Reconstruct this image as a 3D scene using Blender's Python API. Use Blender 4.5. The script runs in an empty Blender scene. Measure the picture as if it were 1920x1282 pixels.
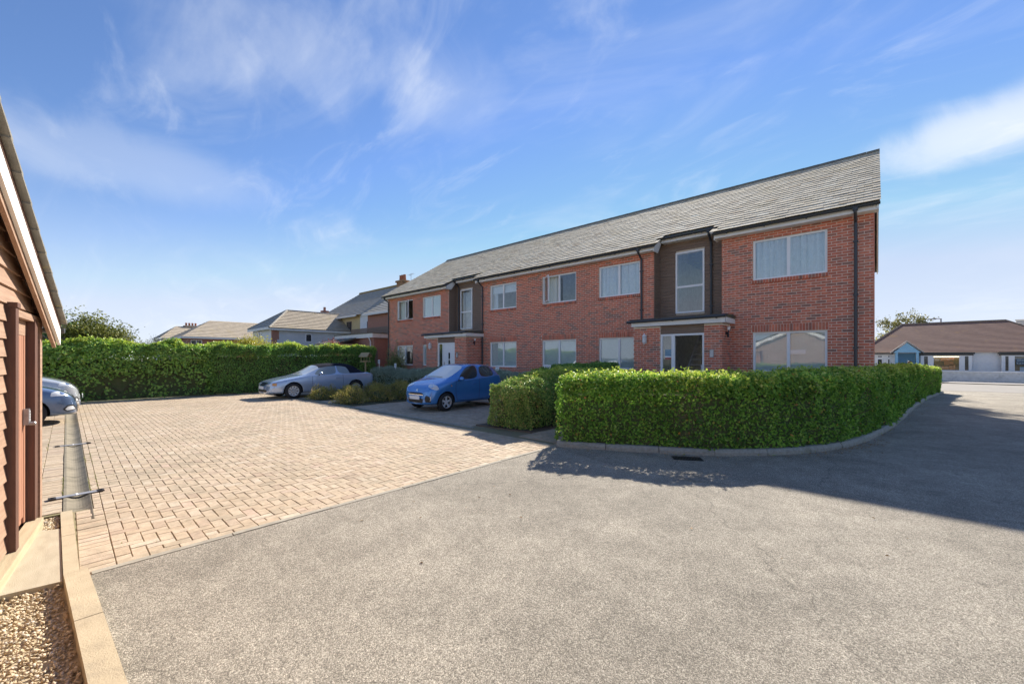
import bpy, bmesh, math, random
import numpy as np
from mathutils import Vector, Matrix
from mathutils.bvhtree import BVHTree
R = math.radians
rng = np.random.default_rng(7)
random.seed(7)
scene = bpy.context.scene
col = scene.collection

# ------------------------------------------------------------------ camera
cam_d = bpy.data.cameras.new('camera'); cam = bpy.data.objects.new('camera', cam_d); col.objects.link(cam)
cam.location = (0, 0, 1.65)
cam.rotation_euler = (R(90), 0, R(42.12))
cam_d.sensor_width = 36; cam_d.lens = 14.16; cam_d.shift_y = 30/1920
cam_d.clip_start = 0.05; cam_d.clip_end = 3000
scene.camera = cam
# ------------------------------------------------------------------ light, sky, exposure
SUN = Vector((-0.50, 1.34, 1.0)).normalized()          # towards the sun
SUN_EL = math.asin(SUN.z); SUN_AZ = math.atan2(SUN.x, SUN.y)
scene.view_settings.view_transform = 'Standard'; scene.view_settings.look = 'None'
scene.view_settings.exposure = 1.75; scene.view_settings.gamma = 1
world = bpy.data.worlds.new('World'); scene.world = world; world.use_nodes = True
def build_world():
    nt = world.node_tree; N = nt.nodes; L = nt.links; N.clear()
    out = N.new('ShaderNodeOutputWorld'); bg = N.new('ShaderNodeBackground')
    sky = N.new('ShaderNodeTexSky'); sky.sky_type = 'NISHITA'; sky.sun_disc = False
    sky.sun_elevation = SUN_EL; sky.sun_rotation = SUN_AZ
    sky.air_density = 1.15; sky.dust_density = 0.0; sky.ozone_density = 2.6; sky.altitude = 10
    bg.inputs[1].default_value = 0.083
    tc = N.new('ShaderNodeTexCoord'); sep = N.new('ShaderNodeSeparateXYZ'); L.new(tc.outputs['Generated'], sep.inputs[0])
    def math_(op, a, b=None):
        m = N.new('ShaderNodeMath'); m.operation = op
        for i, v in enumerate((a, b)):
            if v is None: continue
            if isinstance(v, (int, float)): m.inputs[i].default_value = v
            else: L.new(v, m.inputs[i])
        return m.outputs[0]
    zc = math_('MAXIMUM', sep.outputs[2], 0.0); den = math_('ADD', zc, 0.22)
    u = math_('DIVIDE', sep.outputs[0], den); v = math_('DIVIDE', sep.outputs[1], den)
    cmb = N.new('ShaderNodeCombineXYZ'); L.new(u, cmb.inputs[0]); L.new(v, cmb.inputs[1])
    def layer(rot, scale, nscale, detail, rough, dist, lo, hi, off=(0, 0, 0)):
        mp = N.new('ShaderNodeMapping'); mp.inputs['Rotation'].default_value = (0, 0, rot); mp.inputs['Scale'].default_value = scale
        mp.inputs['Location'].default_value = off
        L.new(cmb.outputs[0], mp.inputs[0])
        n = N.new('ShaderNodeTexNoise'); n.inputs['Scale'].default_value = nscale; n.inputs['Detail'].default_value = detail
        n.inputs['Roughness'].default_value = rough; n.inputs['Distortion'].default_value = dist
        L.new(mp.outputs[0], n.inputs['Vector'])
        mr = N.new('ShaderNodeMapRange'); mr.interpolation_type = 'SMOOTHSTEP'
        mr.inputs[1].default_value = lo; mr.inputs[2].default_value = hi
        L.new(n.outputs[0], mr.inputs[0]); return mr.outputs[0]
    a = layer(R(35), (.8, 1.5, 1), 1.1, 9, .56, 1.6, .47, .80, (5.3, 2.4, 0))
    b = layer(R(20), (.9, 2.2, 1), 2.6, 9, .6, 1.2, .48, .82, (3.1, 1.2, 0))
    c = layer(0, (.6, .6, 1), 0.9, 4, .5, .5, .36, .62, (7.3, 2.2, 0))
    m = math_('MULTIPLY', math_('ADD', math_('MULTIPLY', a, .34), math_('MULTIPLY', b, .26)), math_('ADD', math_('MULTIPLY', c, .75), .25))
    # two cloud banks, by compass direction, feathered by the same kind of noise
    nb = N.new('ShaderNodeTexNoise'); nb.inputs['Scale'].default_value = 5.5; nb.inputs['Detail'].default_value = 9; nb.inputs['Roughness'].default_value = .6; nb.inputs['Distortion'].default_value = .8
    L.new(tc.outputs['Generated'], nb.inputs['Vector'])
    for cdir, sc, amt in (((.215,1.514,.56), (2.4,2.4,8.5), .8), ((-1.09,.36,.74), (2.2,2.2,4.6), .20), ((-1.30,.12,.46), (1.8,1.8,7.), .26), ((-.80,.62,.66), (3.0,3.0,5.), .16)):
        cv = Vector(cdir).normalized()
        sb = N.new('ShaderNodeVectorMath'); sb.operation = 'SUBTRACT'; L.new(tc.outputs['Generated'], sb.inputs[0]); sb.inputs[1].default_value = cv
        ml = N.new('ShaderNodeVectorMath'); ml.operation = 'MULTIPLY'; L.new(sb.outputs[0], ml.inputs[0]); ml.inputs[1].default_value = sc
        ln = N.new('ShaderNodeVectorMath'); ln.operation = 'LENGTH'; L.new(ml.outputs[0], ln.inputs[0])
        g = N.new('ShaderNodeMapRange'); g.interpolation_type = 'SMOOTHSTEP'; g.inputs[1].default_value = .75; g.inputs[2].default_value = .05; g.inputs[3].default_value = 0; g.inputs[4].default_value = 1
        L.new(ln.outputs['Value'], g.inputs[0])
        e = math_('ADD', math_('MULTIPLY', g.outputs[0], 1.1), math_('SUBTRACT', math_('MULTIPLY', nb.outputs[0], 1.7), 1.15))
        cl = N.new('ShaderNodeMapRange'); cl.interpolation_type = 'SMOOTHSTEP'; cl.inputs[1].default_value = 0; cl.inputs[2].default_value = .75; L.new(e, cl.inputs[0])
        m = math_('ADD', m, math_('MULTIPLY', math_('MULTIPLY', cl.outputs[0], g.outputs[0]), amt))
    m = math_('MINIMUM', m, 1.0)
    mr = N.new('ShaderNodeMapRange'); mr.inputs[1].default_value = 0.0; mr.inputs[2].default_value = 0.34
    L.new(sep.outputs[2], mr.inputs[0])
    haze = math_('MULTIPLY', math_('POWER', math_('SUBTRACT', 1.0, mr.outputs[0]), 1.6), .72)
    m2 = math_('MINIMUM', math_('ADD', math_('MULTIPLY', m, .85), haze), .93)
    hs = N.new('ShaderNodeHueSaturation'); hs.inputs['Saturation'].default_value = 1.0; hs.inputs['Value'].default_value = 1.0
    tn = N.new('ShaderNodeMixRGB'); tn.blend_type = 'MULTIPLY'; tn.inputs[0].default_value = 1; tn.inputs[2].default_value = (.385, .435, .55, 1)
    L.new(sky.outputs[0], tn.inputs[1]); L.new(tn.outputs[0], hs.inputs['Color'])
    mix = N.new('ShaderNodeMixRGB'); mix.inputs[2].default_value = (3.6, 3.75, 3.95, 1)
    mn = N.new('ShaderNodeMixRGB'); mn.blend_type = 'DARKEN'; mn.inputs[0].default_value = 1; mn.inputs[2].default_value = (1.75, 2.3, 3.3, 1)
    L.new(hs.outputs[0], mn.inputs[1]); L.new(m2, mix.inputs[0]); L.new(mn.outputs[0], mix.inputs[1]); L.new(mix.outputs[0], bg.inputs[0])
    L.new(bg.outputs[0], out.inputs[0])
build_world()
sl = bpy.data.lights.new('sun', 'SUN'); sl.energy = 2.75; sl.angle = R(.9); sl.color = (1, .93, .82)
so = bpy.data.objects.new('sun', sl); col.objects.link(so)
so.rotation_euler = (-SUN).to_track_quat('-Z', 'Y').to_euler(); so.location = (-10, 28, 20)

# ------------------------------------------------------------------ mesh helpers
class MB:
    def __init__(s): s.v = []; s.f = []; s.m = []; s.n = 0
    def add(s, v, f, mi=0):
        v = np.asarray(v, float).reshape(-1, 3); f = np.asarray(f, int)
        if f.ndim == 1: f = f.reshape(1, -1)
        s.v.append(v); s.f.append(f + s.n); s.m.append(np.full(len(f), mi)); s.n += len(v); return s
    BF = np.array([[0,3,2,1],[4,5,6,7],[0,1,5,4],[1,2,6,5],[2,3,7,6],[3,0,4,7]])
    def box(s, x0, x1, y0, y1, z0, z1, mi=0, M=None):
        v = np.array([[x0,y0,z0],[x1,y0,z0],[x1,y1,z0],[x0,y1,z0],[x0,y0,z1],[x1,y0,z1],[x1,y1,z1],[x0,y1,z1]], float)
        if M is not None: v = v @ np.array(M.to_3x3()).T + np.array(M.translation)
        return s.add(v, s.BF, mi)
    def boxes(s, A, mi=0):
        A = np.asarray(A, float).reshape(-1, 6); n = len(A)
        if not n: return s
        idx = [(0,2,4),(1,2,4),(1,3,4),(0,3,4),(0,2,5),(1,2,5),(1,3,5),(0,3,5)]
        v = np.stack([np.stack([A[:,a],A[:,b],A[:,c]],1) for a,b,c in idx],1).reshape(-1,3)
        f = (s.BF[None] + (np.arange(n)*8)[:,None,None]).reshape(-1,4)
        return s.add(v, f, mi)
    def prism(s, poly, a, b, axis='x', mi=0):
        n = len(poly); f = []
        def P(p, t): return {'x': (t,p[0],p[1]), 'y': (p[0],t,p[1]), 'z': (p[0],p[1],t)}[axis]
        v = [P(p,a) for p in poly]+[P(p,b) for p in poly]
        s.add(v, [[i,(i+1)%n,n+(i+1)%n,n+i] for i in range(n)], mi)
        s.add(v, [list(range(n))[::-1]], mi); s.add(v, [[n+i for i in range(n)]], mi); return s
    def tube(s, pts, r, n=8, mi=0, cap=True):
        pts = [Vector(p) for p in pts]; k = len(pts)
        rs = r if hasattr(r, '__len__') else [r]*k
        rings = []; up = None
        for i, p in enumerate(pts):
            d = (pts[min(i+1,k-1)]-pts[max(i-1,0)])
            if d.length < 1e-9: d = Vector((0,0,1))
            d.normalize()
            if up is None: up = d.orthogonal().normalized()
            up = (up - d*up.dot(d))
            up = up.normalized() if up.length > 1e-6 else d.orthogonal().normalized()
            w = d.cross(up)
            rings.append([tuple(p + (up*math.cos(a)+w*math.sin(a))*rs[i]) for a in [2*math.pi*j/n for j in range(n)]])
        f = [[i*n+j, i*n+(j+1)%n, (i+1)*n+(j+1)%n, (i+1)*n+j] for i in range(k-1) for j in range(n)]
        v = [q for ring in rings for q in ring]
        s.add(v, f, mi)
        if cap:
            s.add(rings[0], [list(range(n))[::-1]], mi); s.add(rings[-1], [list(range(n))], mi)
        return s
    def lathe(s, prof, n=24, mi=0, axis='y', c=(0,0,0)):
        v = []; k = len(prof)
        for j in range(n):
            a = 2*math.pi*j/n
            for (r, t) in prof:
                p = (r*math.cos(a), r*math.sin(a))
                v.append({'y': (c[0]+p[0], c[1]+t, c[2]+p[1]), 'z': (c[0]+p[0], c[1]+p[1], c[2]+t), 'x': (c[0]+t, c[1]+p[0], c[2]+p[1])}[axis])
        f = [[j*k+i, ((j+1)%n)*k+i, ((j+1)%n)*k+i+1, j*k+i+1] for j in range(n) for i in range(k-1)]
        return s.add(v, f, mi)
    def mesh(s, name, smooth=False):
        me = bpy.data.meshes.new(name)
        if not s.v: return me
        V = np.concatenate(s.v).astype(np.float32)
        loops = np.concatenate([f.ravel() for f in s.f]).astype(np.int32)
        tot = np.concatenate([np.full(len(f), f.shape[1]) for f in s.f]).astype(np.int32)
        start = np.concatenate([[0], np.cumsum(tot)[:-1]]).astype(np.int32)
        me.vertices.add(len(V)); me.vertices.foreach_set('co', V.ravel())
        me.loops.add(len(loops)); me.loops.foreach_set('vertex_index', loops)
        me.polygons.add(len(tot)); me.polygons.foreach_set('loop_start', start)
        me.polygons.foreach_set('material_index', np.concatenate(s.m).astype(np.int32))
        me.polygons.foreach_set('use_smooth', np.full(len(tot), bool(smooth)))
        me.update(calc_edges=True); return me
    def obj(s, name, mats, parent=None, smooth=False, **k):
        return link(name, s.mesh(name, smooth), mats, parent, **k)
def link(name, me, mats=None, parent=None, label=None, cat=None, group=None, kind=None, loc=None, rotz=None):
    if mats is not None and not me.materials:
        for m in (mats if isinstance(mats, (list, tuple)) else [mats]): me.materials.append(m)
    o = bpy.data.objects.new(name, me); col.objects.link(o)
    if parent: o.parent = parent
    if loc is not None: o.location = loc
    if rotz is not None: o.rotation_euler = (0, 0, rotz)
    return tag(o, label, cat, group, kind)
def tag(o, label=None, cat=None, group=None, kind=None):
    if label: o['label'] = label
    if cat: o['category'] = cat
    if group: o['group'] = group
    if kind: o['kind'] = kind
    return o
def thing(name, label, cat, loc=(0,0,0), rotz=0, group=None):
    o = bpy.data.objects.new(name, None); col.objects.link(o); o.location = loc; o.rotation_euler = (0,0,rotz)
    o.empty_display_size = .2
    return tag(o, label, cat, group)

def vnoise(P, scale, seed=0):
    p = np.asarray(P)*scale + seed*17.31; i = np.floor(p).astype(np.int64); t = p-i; t = t*t*(3-2*t)
    def h(a, b, c):
        n = (a*374761393 + b*668265263 + c*2147483647 + seed*1013904223) & 0xffffffff
        n = ((n ^ (n >> 13))*1274126177) & 0xffffffff
        return ((n ^ (n >> 16)) & 0xffff)/65535.
    r = 0
    for dx in (0,1):
        for dy in (0,1):
            for dz in (0,1):
                w = (t[:,0] if dx else 1-t[:,0])*(t[:,1] if dy else 1-t[:,1])*(t[:,2] if dz else 1-t[:,2])
                r = r + w*h(i[:,0]+dx, i[:,1]+dy, i[:,2]+dz)
    return r
def unit(a): return a/np.maximum(np.linalg.norm(a, axis=1, keepdims=True), 1e-9)
def leaf_mesh(mb, P, N, size, tilt=.8, aspect=.6, fold=.3, mi=0, along=None):
    n = len(P)
    nn = unit(N + tilt*rng.normal(size=(n,3)))
    t = unit(np.cross(nn, rng.normal(size=(n,3)))) if along is None else unit(along + .45*rng.normal(size=(n,3)))
    b = unit(np.cross(nn, t)); nn = np.cross(t, b)
    L = (size*(.65+.7*rng.random(n)))[:,None]; W = L*aspect
    v = np.stack([P, P+t*L*.5+b*W*.5+nn*W*fold, P+t*L, P+t*L*.5-b*W*.5+nn*W*fold], 1).reshape(-1,3)
    k = np.arange(n)[:,None]*4
    f = np.concatenate([k+np.array([[0,1,2]]), k+np.array([[0,2,3]])])
    mb.add(v, f, mi)

# ------------------------------------------------------------------ materials
MATS = {}
def M(name, c, rough=.7, c2=None, ns=6, bump=0, bs=40, metal=0, spec=.5, rand=None, ramp=None, vary=.15, coat=0, ior=None, alpha=None,
      emit=None, stretch=(1,1,1), detail=6, trans=0, blotch=None, transl=0):
    if name in MATS: return MATS[name]
    m = bpy.data.materials.new(name); m.use_nodes = True; nt = m.node_tree; N = nt.nodes; L = nt.links
    b = N['Principled BSDF']; out = N['Material Output']
    b.inputs['Roughness'].default_value = rough; b.inputs['Metallic'].default_value = metal
    b.inputs['Specular IOR Level'].default_value = spec
    if ior: b.inputs['IOR'].default_value = ior
    if coat: b.inputs['Coat Weight'].default_value = coat; b.inputs['Coat Roughness'].default_value = .03
    if emit: b.inputs['Emission Color'].default_value = (*emit[0], 1); b.inputs['Emission Strength'].default_value = emit[1]
    tc = N.new('ShaderNodeTexCoord'); mp = N.new('ShaderNodeMapping'); mp.inputs['Scale'].default_value = stretch
    geo = N.new('ShaderNodeNewGeometry')
    L.new(geo.outputs['Position'] if rand == 'object' or rand == 'island' else tc.outputs['Object'], mp.inputs[0])
    cur = None
    if ramp:
        cr = N.new('ShaderNodeValToRGB'); els = cr.color_ramp.elements
        while len(els) > 1: els.remove(els[-1])
        for i, (p, cc) in enumerate(ramp):
            e = els[0] if i == 0 else els.new(p)
            e.position = p; e.color = (*cc, 1)
        cr.color_ramp.interpolation = 'LINEAR'
        if rand == 'object':
            oi = N.new('ShaderNodeObjectInfo'); L.new(oi.outputs['Random'], cr.inputs[0])
        elif rand == 'island': L.new(geo.outputs['Random Per Island'], cr.inputs[0])
        cur = cr.outputs[0]
    nz = N.new('ShaderNodeTexNoise'); nz.inputs['Scale'].default_value = ns; nz.inputs['Detail'].default_value = detail; nz.inputs['Roughness'].default_value = .62
    L.new(mp.outputs[0], nz.inputs['Vector'])
    mix = N.new('ShaderNodeMixRGB')
    if cur is None:
        mix.inputs[1].default_value = (*c, 1)
        mix.inputs[2].default_value = (*(c2 if c2 else tuple(x*(1-vary*1.6) for x in c)), 1)
        mr = N.new('ShaderNodeMapRange'); mr.inputs[1].default_value = .32; mr.inputs[2].default_value = .68
        L.new(nz.outputs[0], mr.inputs[0]); L.new(mr.outputs[0], mix.inputs[0])
    else:
        mix.blend_type = 'MULTIPLY'; mix.inputs[0].default_value = 1
        mr = N.new('ShaderNodeMapRange'); mr.inputs[1].default_value = .3; mr.inputs[2].default_value = .7
        mr.inputs[3].default_value = 1-vary*1.3; mr.inputs[4].default_value = 1+vary
        L.new(nz.outputs[0], mr.inputs[0]); L.new(cur, mix.inputs[1]); L.new(mr.outputs[0], mix.inputs[2])
    cur = mix.outputs[0]
    if blotch:                                    # (colour, scale, lo, hi, amount): stains, lichen, wear with a shape of their own
        for bl in blotch:
            n2 = N.new('ShaderNodeTexNoise'); n2.inputs['Scale'].default_value = bl[1]; n2.inputs['Detail'].default_value = 5; n2.inputs['Roughness'].default_value = .65
            L.new(mp.outputs[0], n2.inputs['Vector'])
            r2 = N.new('ShaderNodeMapRange'); r2.inputs[1].default_value = bl[2]; r2.inputs[2].default_value = bl[3]; r2.inputs[4].default_value = bl[4]
            L.new(n2.outputs[0], r2.inputs[0])
            mx = N.new('ShaderNodeMixRGB'); mx.inputs[2].default_value = (*bl[0], 1)
            L.new(r2.outputs[0], mx.inputs[0]); L.new(cur, mx.inputs[1]); cur = mx.outputs[0]
    L.new(cur, b.inputs['Base Color'])
    if bump:
        n3 = N.new('ShaderNodeTexNoise'); n3.inputs['Scale'].default_value = bs; n3.inputs['Detail'].default_value = 5; n3.inputs['Roughness'].default_value = .65
        L.new(mp.outputs[0], n3.inputs['Vector'])
        bp = N.new('ShaderNodeBump'); bp.inputs['Strength'].default_value = bump; bp.inputs['Distance'].default_value = .01
        L.new(n3.outputs[0], bp.inputs['Height']); L.new(bp.outputs[0], b.inputs['Normal'])
    if transl:
        tr = N.new('ShaderNodeBsdfTranslucent'); L.new(cur, tr.inputs[0])
        ms = N.new('ShaderNodeMixShader'); ms.inputs[0].default_value = transl
        L.new(b.outputs[0], ms.inputs[1]); L.new(tr.outputs[0], ms.inputs[2]); L.new(ms.outputs[0], out.inputs[0])
    MATS[name] = m; return m
def glass(name, tint=(.95,.98,.985), refl=.25, trans=.8):
    if name in MATS: return MATS[name]
    m = bpy.data.materials.new(name); m.use_nodes = True; nt = m.node_tree; N = nt.nodes; L = nt.links; N.clear()
    out = N.new('ShaderNodeOutputMaterial'); tr = N.new('ShaderNodeBsdfTransparent'); tr.inputs[0].default_value = (*[t*trans for t in tint], 1)
    gl = N.new('ShaderNodeBsdfGlossy'); gl.inputs['Roughness'].default_value = .015; gl.inputs[0].default_value = (.95,.97,1,1)
    ge = N.new('ShaderNodeNewGeometry'); dt = N.new('ShaderNodeVectorMath'); dt.operation = 'DOT_PRODUCT'; L.new(ge.outputs['Normal'], dt.inputs[0]); L.new(ge.outputs['Incoming'], dt.inputs[1])
    def mt(op, x, y):
        k = N.new('ShaderNodeMath'); k.operation = op; k.use_clamp = op in ('SUBTRACT','MULTIPLY_ADD')
        for i, v in enumerate((x, y)):
            if isinstance(v, (int, float)): k.inputs[i].default_value = v
            else: L.new(v, k.inputs[i])
        return k
    sch = mt('POWER', mt('SUBTRACT', 1.0, mt('ABSOLUTE', dt.outputs['Value'], 0).outputs[0]).outputs[0], 4.0)
    ad = mt('MULTIPLY_ADD', sch.outputs[0], .9); ad.inputs[2].default_value = refl
    # slightly wavy panes
    tc = N.new('ShaderNodeTexCoord'); nz = N.new('ShaderNodeTexNoise'); nz.inputs['Scale'].default_value = 1.3; L.new(tc.outputs['Object'], nz.inputs['Vector'])
    bp = N.new('ShaderNodeBump'); bp.inputs['Strength'].default_value = .04; bp.inputs['Distance'].default_value = .05; L.new(nz.outputs[0], bp.inputs['Height']); L.new(bp.outputs[0], gl.inputs['Normal'])
    mx = N.new('ShaderNodeMixShader'); L.new(ad.outputs[0], mx.inputs[0]); L.new(tr.outputs[0], mx.inputs[1]); L.new(gl.outputs[0], mx.inputs[2])
    L.new(mx.outputs[0], out.inputs[0]); MATS[name] = m; return m

BR = [(0,(0.303,0.146,0.105)),(.08,(0.582,0.178,0.110)),(.3,(0.698,0.200,0.110)),(.55,(0.535,0.157,0.094)),(.75,(0.745,0.232,0.132)),(.87,(0.466,0.178,0.116)),(.95,(0.314,0.157,0.116)),(1,(0.768,0.281,0.166))]
brick_o = M('brick single', (0,0,0), .85, blotch=[((.62,.34,.25), .55, .52, .78, .2), ((.20,.11,.08), .8, .56, .78, .28)], rand='object', ramp=BR, ns=9, vary=.22, bump=.5, bs=90)
brick_i = M('brick', (0,0,0), .85, blotch=[((.62,.34,.25), .55, .52, .78, .2), ((.20,.11,.08), .8, .56, .78, .28)], rand='island', ramp=BR, ns=9, vary=.22, bump=.5, bs=90)
mortar = M('mortar', (.92,.80,.66), .95, ns=20, bump=.4, bs=120)
TR = [(0,(.62,.52,.37)),(.3,(.78,.67,.48)),(.6,(.72,.60,.42)),(.85,(.84,.73,.54)),(.95,(.54,.42,.28)),(1,(.86,.78,.59))]
TBL = [((.60,.47,.25), 1.1, .52, .72, .5), ((.16,.13,.10), 7, .60, .72, .5)]
tile_o = M('roof tile single', (0,0,0), .92, spec=.15, rand='object', ramp=TR, ns=14, vary=.22, bump=.4, bs=60, blotch=TBL)
tile_i = M('roof tile', (0,0,0), .92, spec=.15, rand='island', ramp=TR, ns=14, vary=.22, bump=.4, bs=60, blotch=TBL)
PR = [(0,(0.408,0.324,0.222)),(.2,(0.528,0.414,0.287)),(.5,(0.480,0.366,0.246)),(.7,(0.552,0.438,0.310)),(.85,(0.432,0.318,0.222)),(.95,(0.576,0.480,0.351)),(1,(0.516,0.378,0.275))]
PBL = [((0.299,0.247,0.167), .8, .50, .72, .5), ((0.575,0.483,0.368), 24, .62, .74, .4), ((0.184,0.161,0.127), 3.1, .66, .76, .55)]
paver_o = M('paver single', (0,0,0), .88, rand='object', ramp=PR, ns=14, vary=.16, bump=.6, bs=110, blotch=PBL)
paver_i = M('paver', (0,0,0), .88, rand='island', ramp=PR, ns=14, vary=.16, bump=.6, bs=110, blotch=PBL)
joint = M('joint sand', (.25,.195,.13), .95, c2=(.24,.22,.10), ns=3, bump=.3)
white = M('white upvc', (.90,.90,.90), .35, vary=.03)
whitepaint = M('white paint', (.88,.86,.81), .55, vary=.06, ns=3, blotch=[((.5,.46,.38), 5, .62, .8, .35)])
grey_pipe = M('grey plastic', (.055,.06,.066), .4, vary=.1)
timber = M('stained timber', (.19,.125,.088), .75, c2=(.29,.21,.155), ns=5, stretch=(.5,6,14), bump=.4, bs=30, vary=.3, blotch=[((.36,.29,.23), 2.2, .55, .75, .5)])
shed_wood = M('brown shed timber', (.42,.265,.175), .7, c2=(.30,.18,.115), ns=4, stretch=(.5,8,10), bump=.45, bs=20, blotch=[((.50,.36,.25), 3, .58, .8, .4), ((.16,.09,.06), 2.2, .60, .75, .5)])
shed_dark = M('dark brown timber', (0.135,0.058,0.035), .6, c2=(0.088,0.040,0.026), ns=5, stretch=(6,6,.6), bump=.3, bs=20)
door_wood = M('red brown door timber', (.42,.205,.125), .6, c2=(.35,.165,.10), ns=4, stretch=(12,6,.6), bump=.25, bs=20, blotch=[((.66,.55,.47), 9, .69, .74, .8), ((.26,.12,.075), 1.6, .58, .75, .4)])
concrete = M('concrete', (0.398,0.357,0.281), .9, c2=(0.281,0.252,0.199), ns=7, bump=.5, bs=90, blotch=[((0.257,0.234,0.187), 3, .55, .72, .5)])
kerb_m = M('kerb concrete', (0.386,0.369,0.310), .92, c2=(0.257,0.246,0.205), ns=22, bump=.8, bs=70, blotch=[((0.187,0.199,0.105), 4, .56, .7, .5)])
sandstone = M('sandy kerb', (0.538,0.439,0.292), .9, c2=(0.421,0.339,0.222), ns=5, bump=.5, bs=110, blotch=[((0.328,0.281,0.211), 2.5, .55, .75, .45), ((0.152,0.140,0.105), 30, .7, .76, .5)])
slab_m = M('paving slab', (0.491,0.421,0.304), .9, c2=(0.398,0.333,0.234), ns=4, stretch=(1,3,1), bump=.4, bs=60, blotch=[((0.386,0.328,0.234), 2, .55, .75, .4)])
sleeper_m = M('pale sleeper', (0.515,0.421,0.269), .85, c2=(0.409,0.322,0.199), ns=4, stretch=(.6,6,6), bump=.4, bs=30)
steel = M('galvanised steel', (.42,.43,.44), .42, metal=.8, vary=.2, ns=12)
iron = M('cast iron', (.06,.05,.045), .6, metal=.5, bump=.4, bs=60)
black = M('black plastic', (.015,.015,.016), .45)
soil = M('soil', (.17,.125,.085), .95, c2=(.11,.08,.055), ns=14, bump=1, bs=25)
felt = M('roof felt', (.14,.135,.12), .9, c2=(.09,.085,.075), ns=8, bump=.5, bs=50, blotch=[((.26,.22,.05), 6, .52, .66, .8)])
blind = M('blind fabric', (.80,.84,.78), .8, vary=.05)
net = M('net curtain', (.92,.94,.95), .8, vary=.08, ns=10, transl=.15)
dark_in = M('dark interior', (.05,.048,.045), .8)
pane = glass('window glass', refl=.085, trans=.97)
shop_pane = glass('shop glass', refl=.05, trans=.95)

# ------------------------------------------------------------------ terrain height (the drive falls gently to the street)
def gz(y):
    t = min(max((y-17)/19., 0), 1); return -.33*t*t*(3-2*t)

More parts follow.
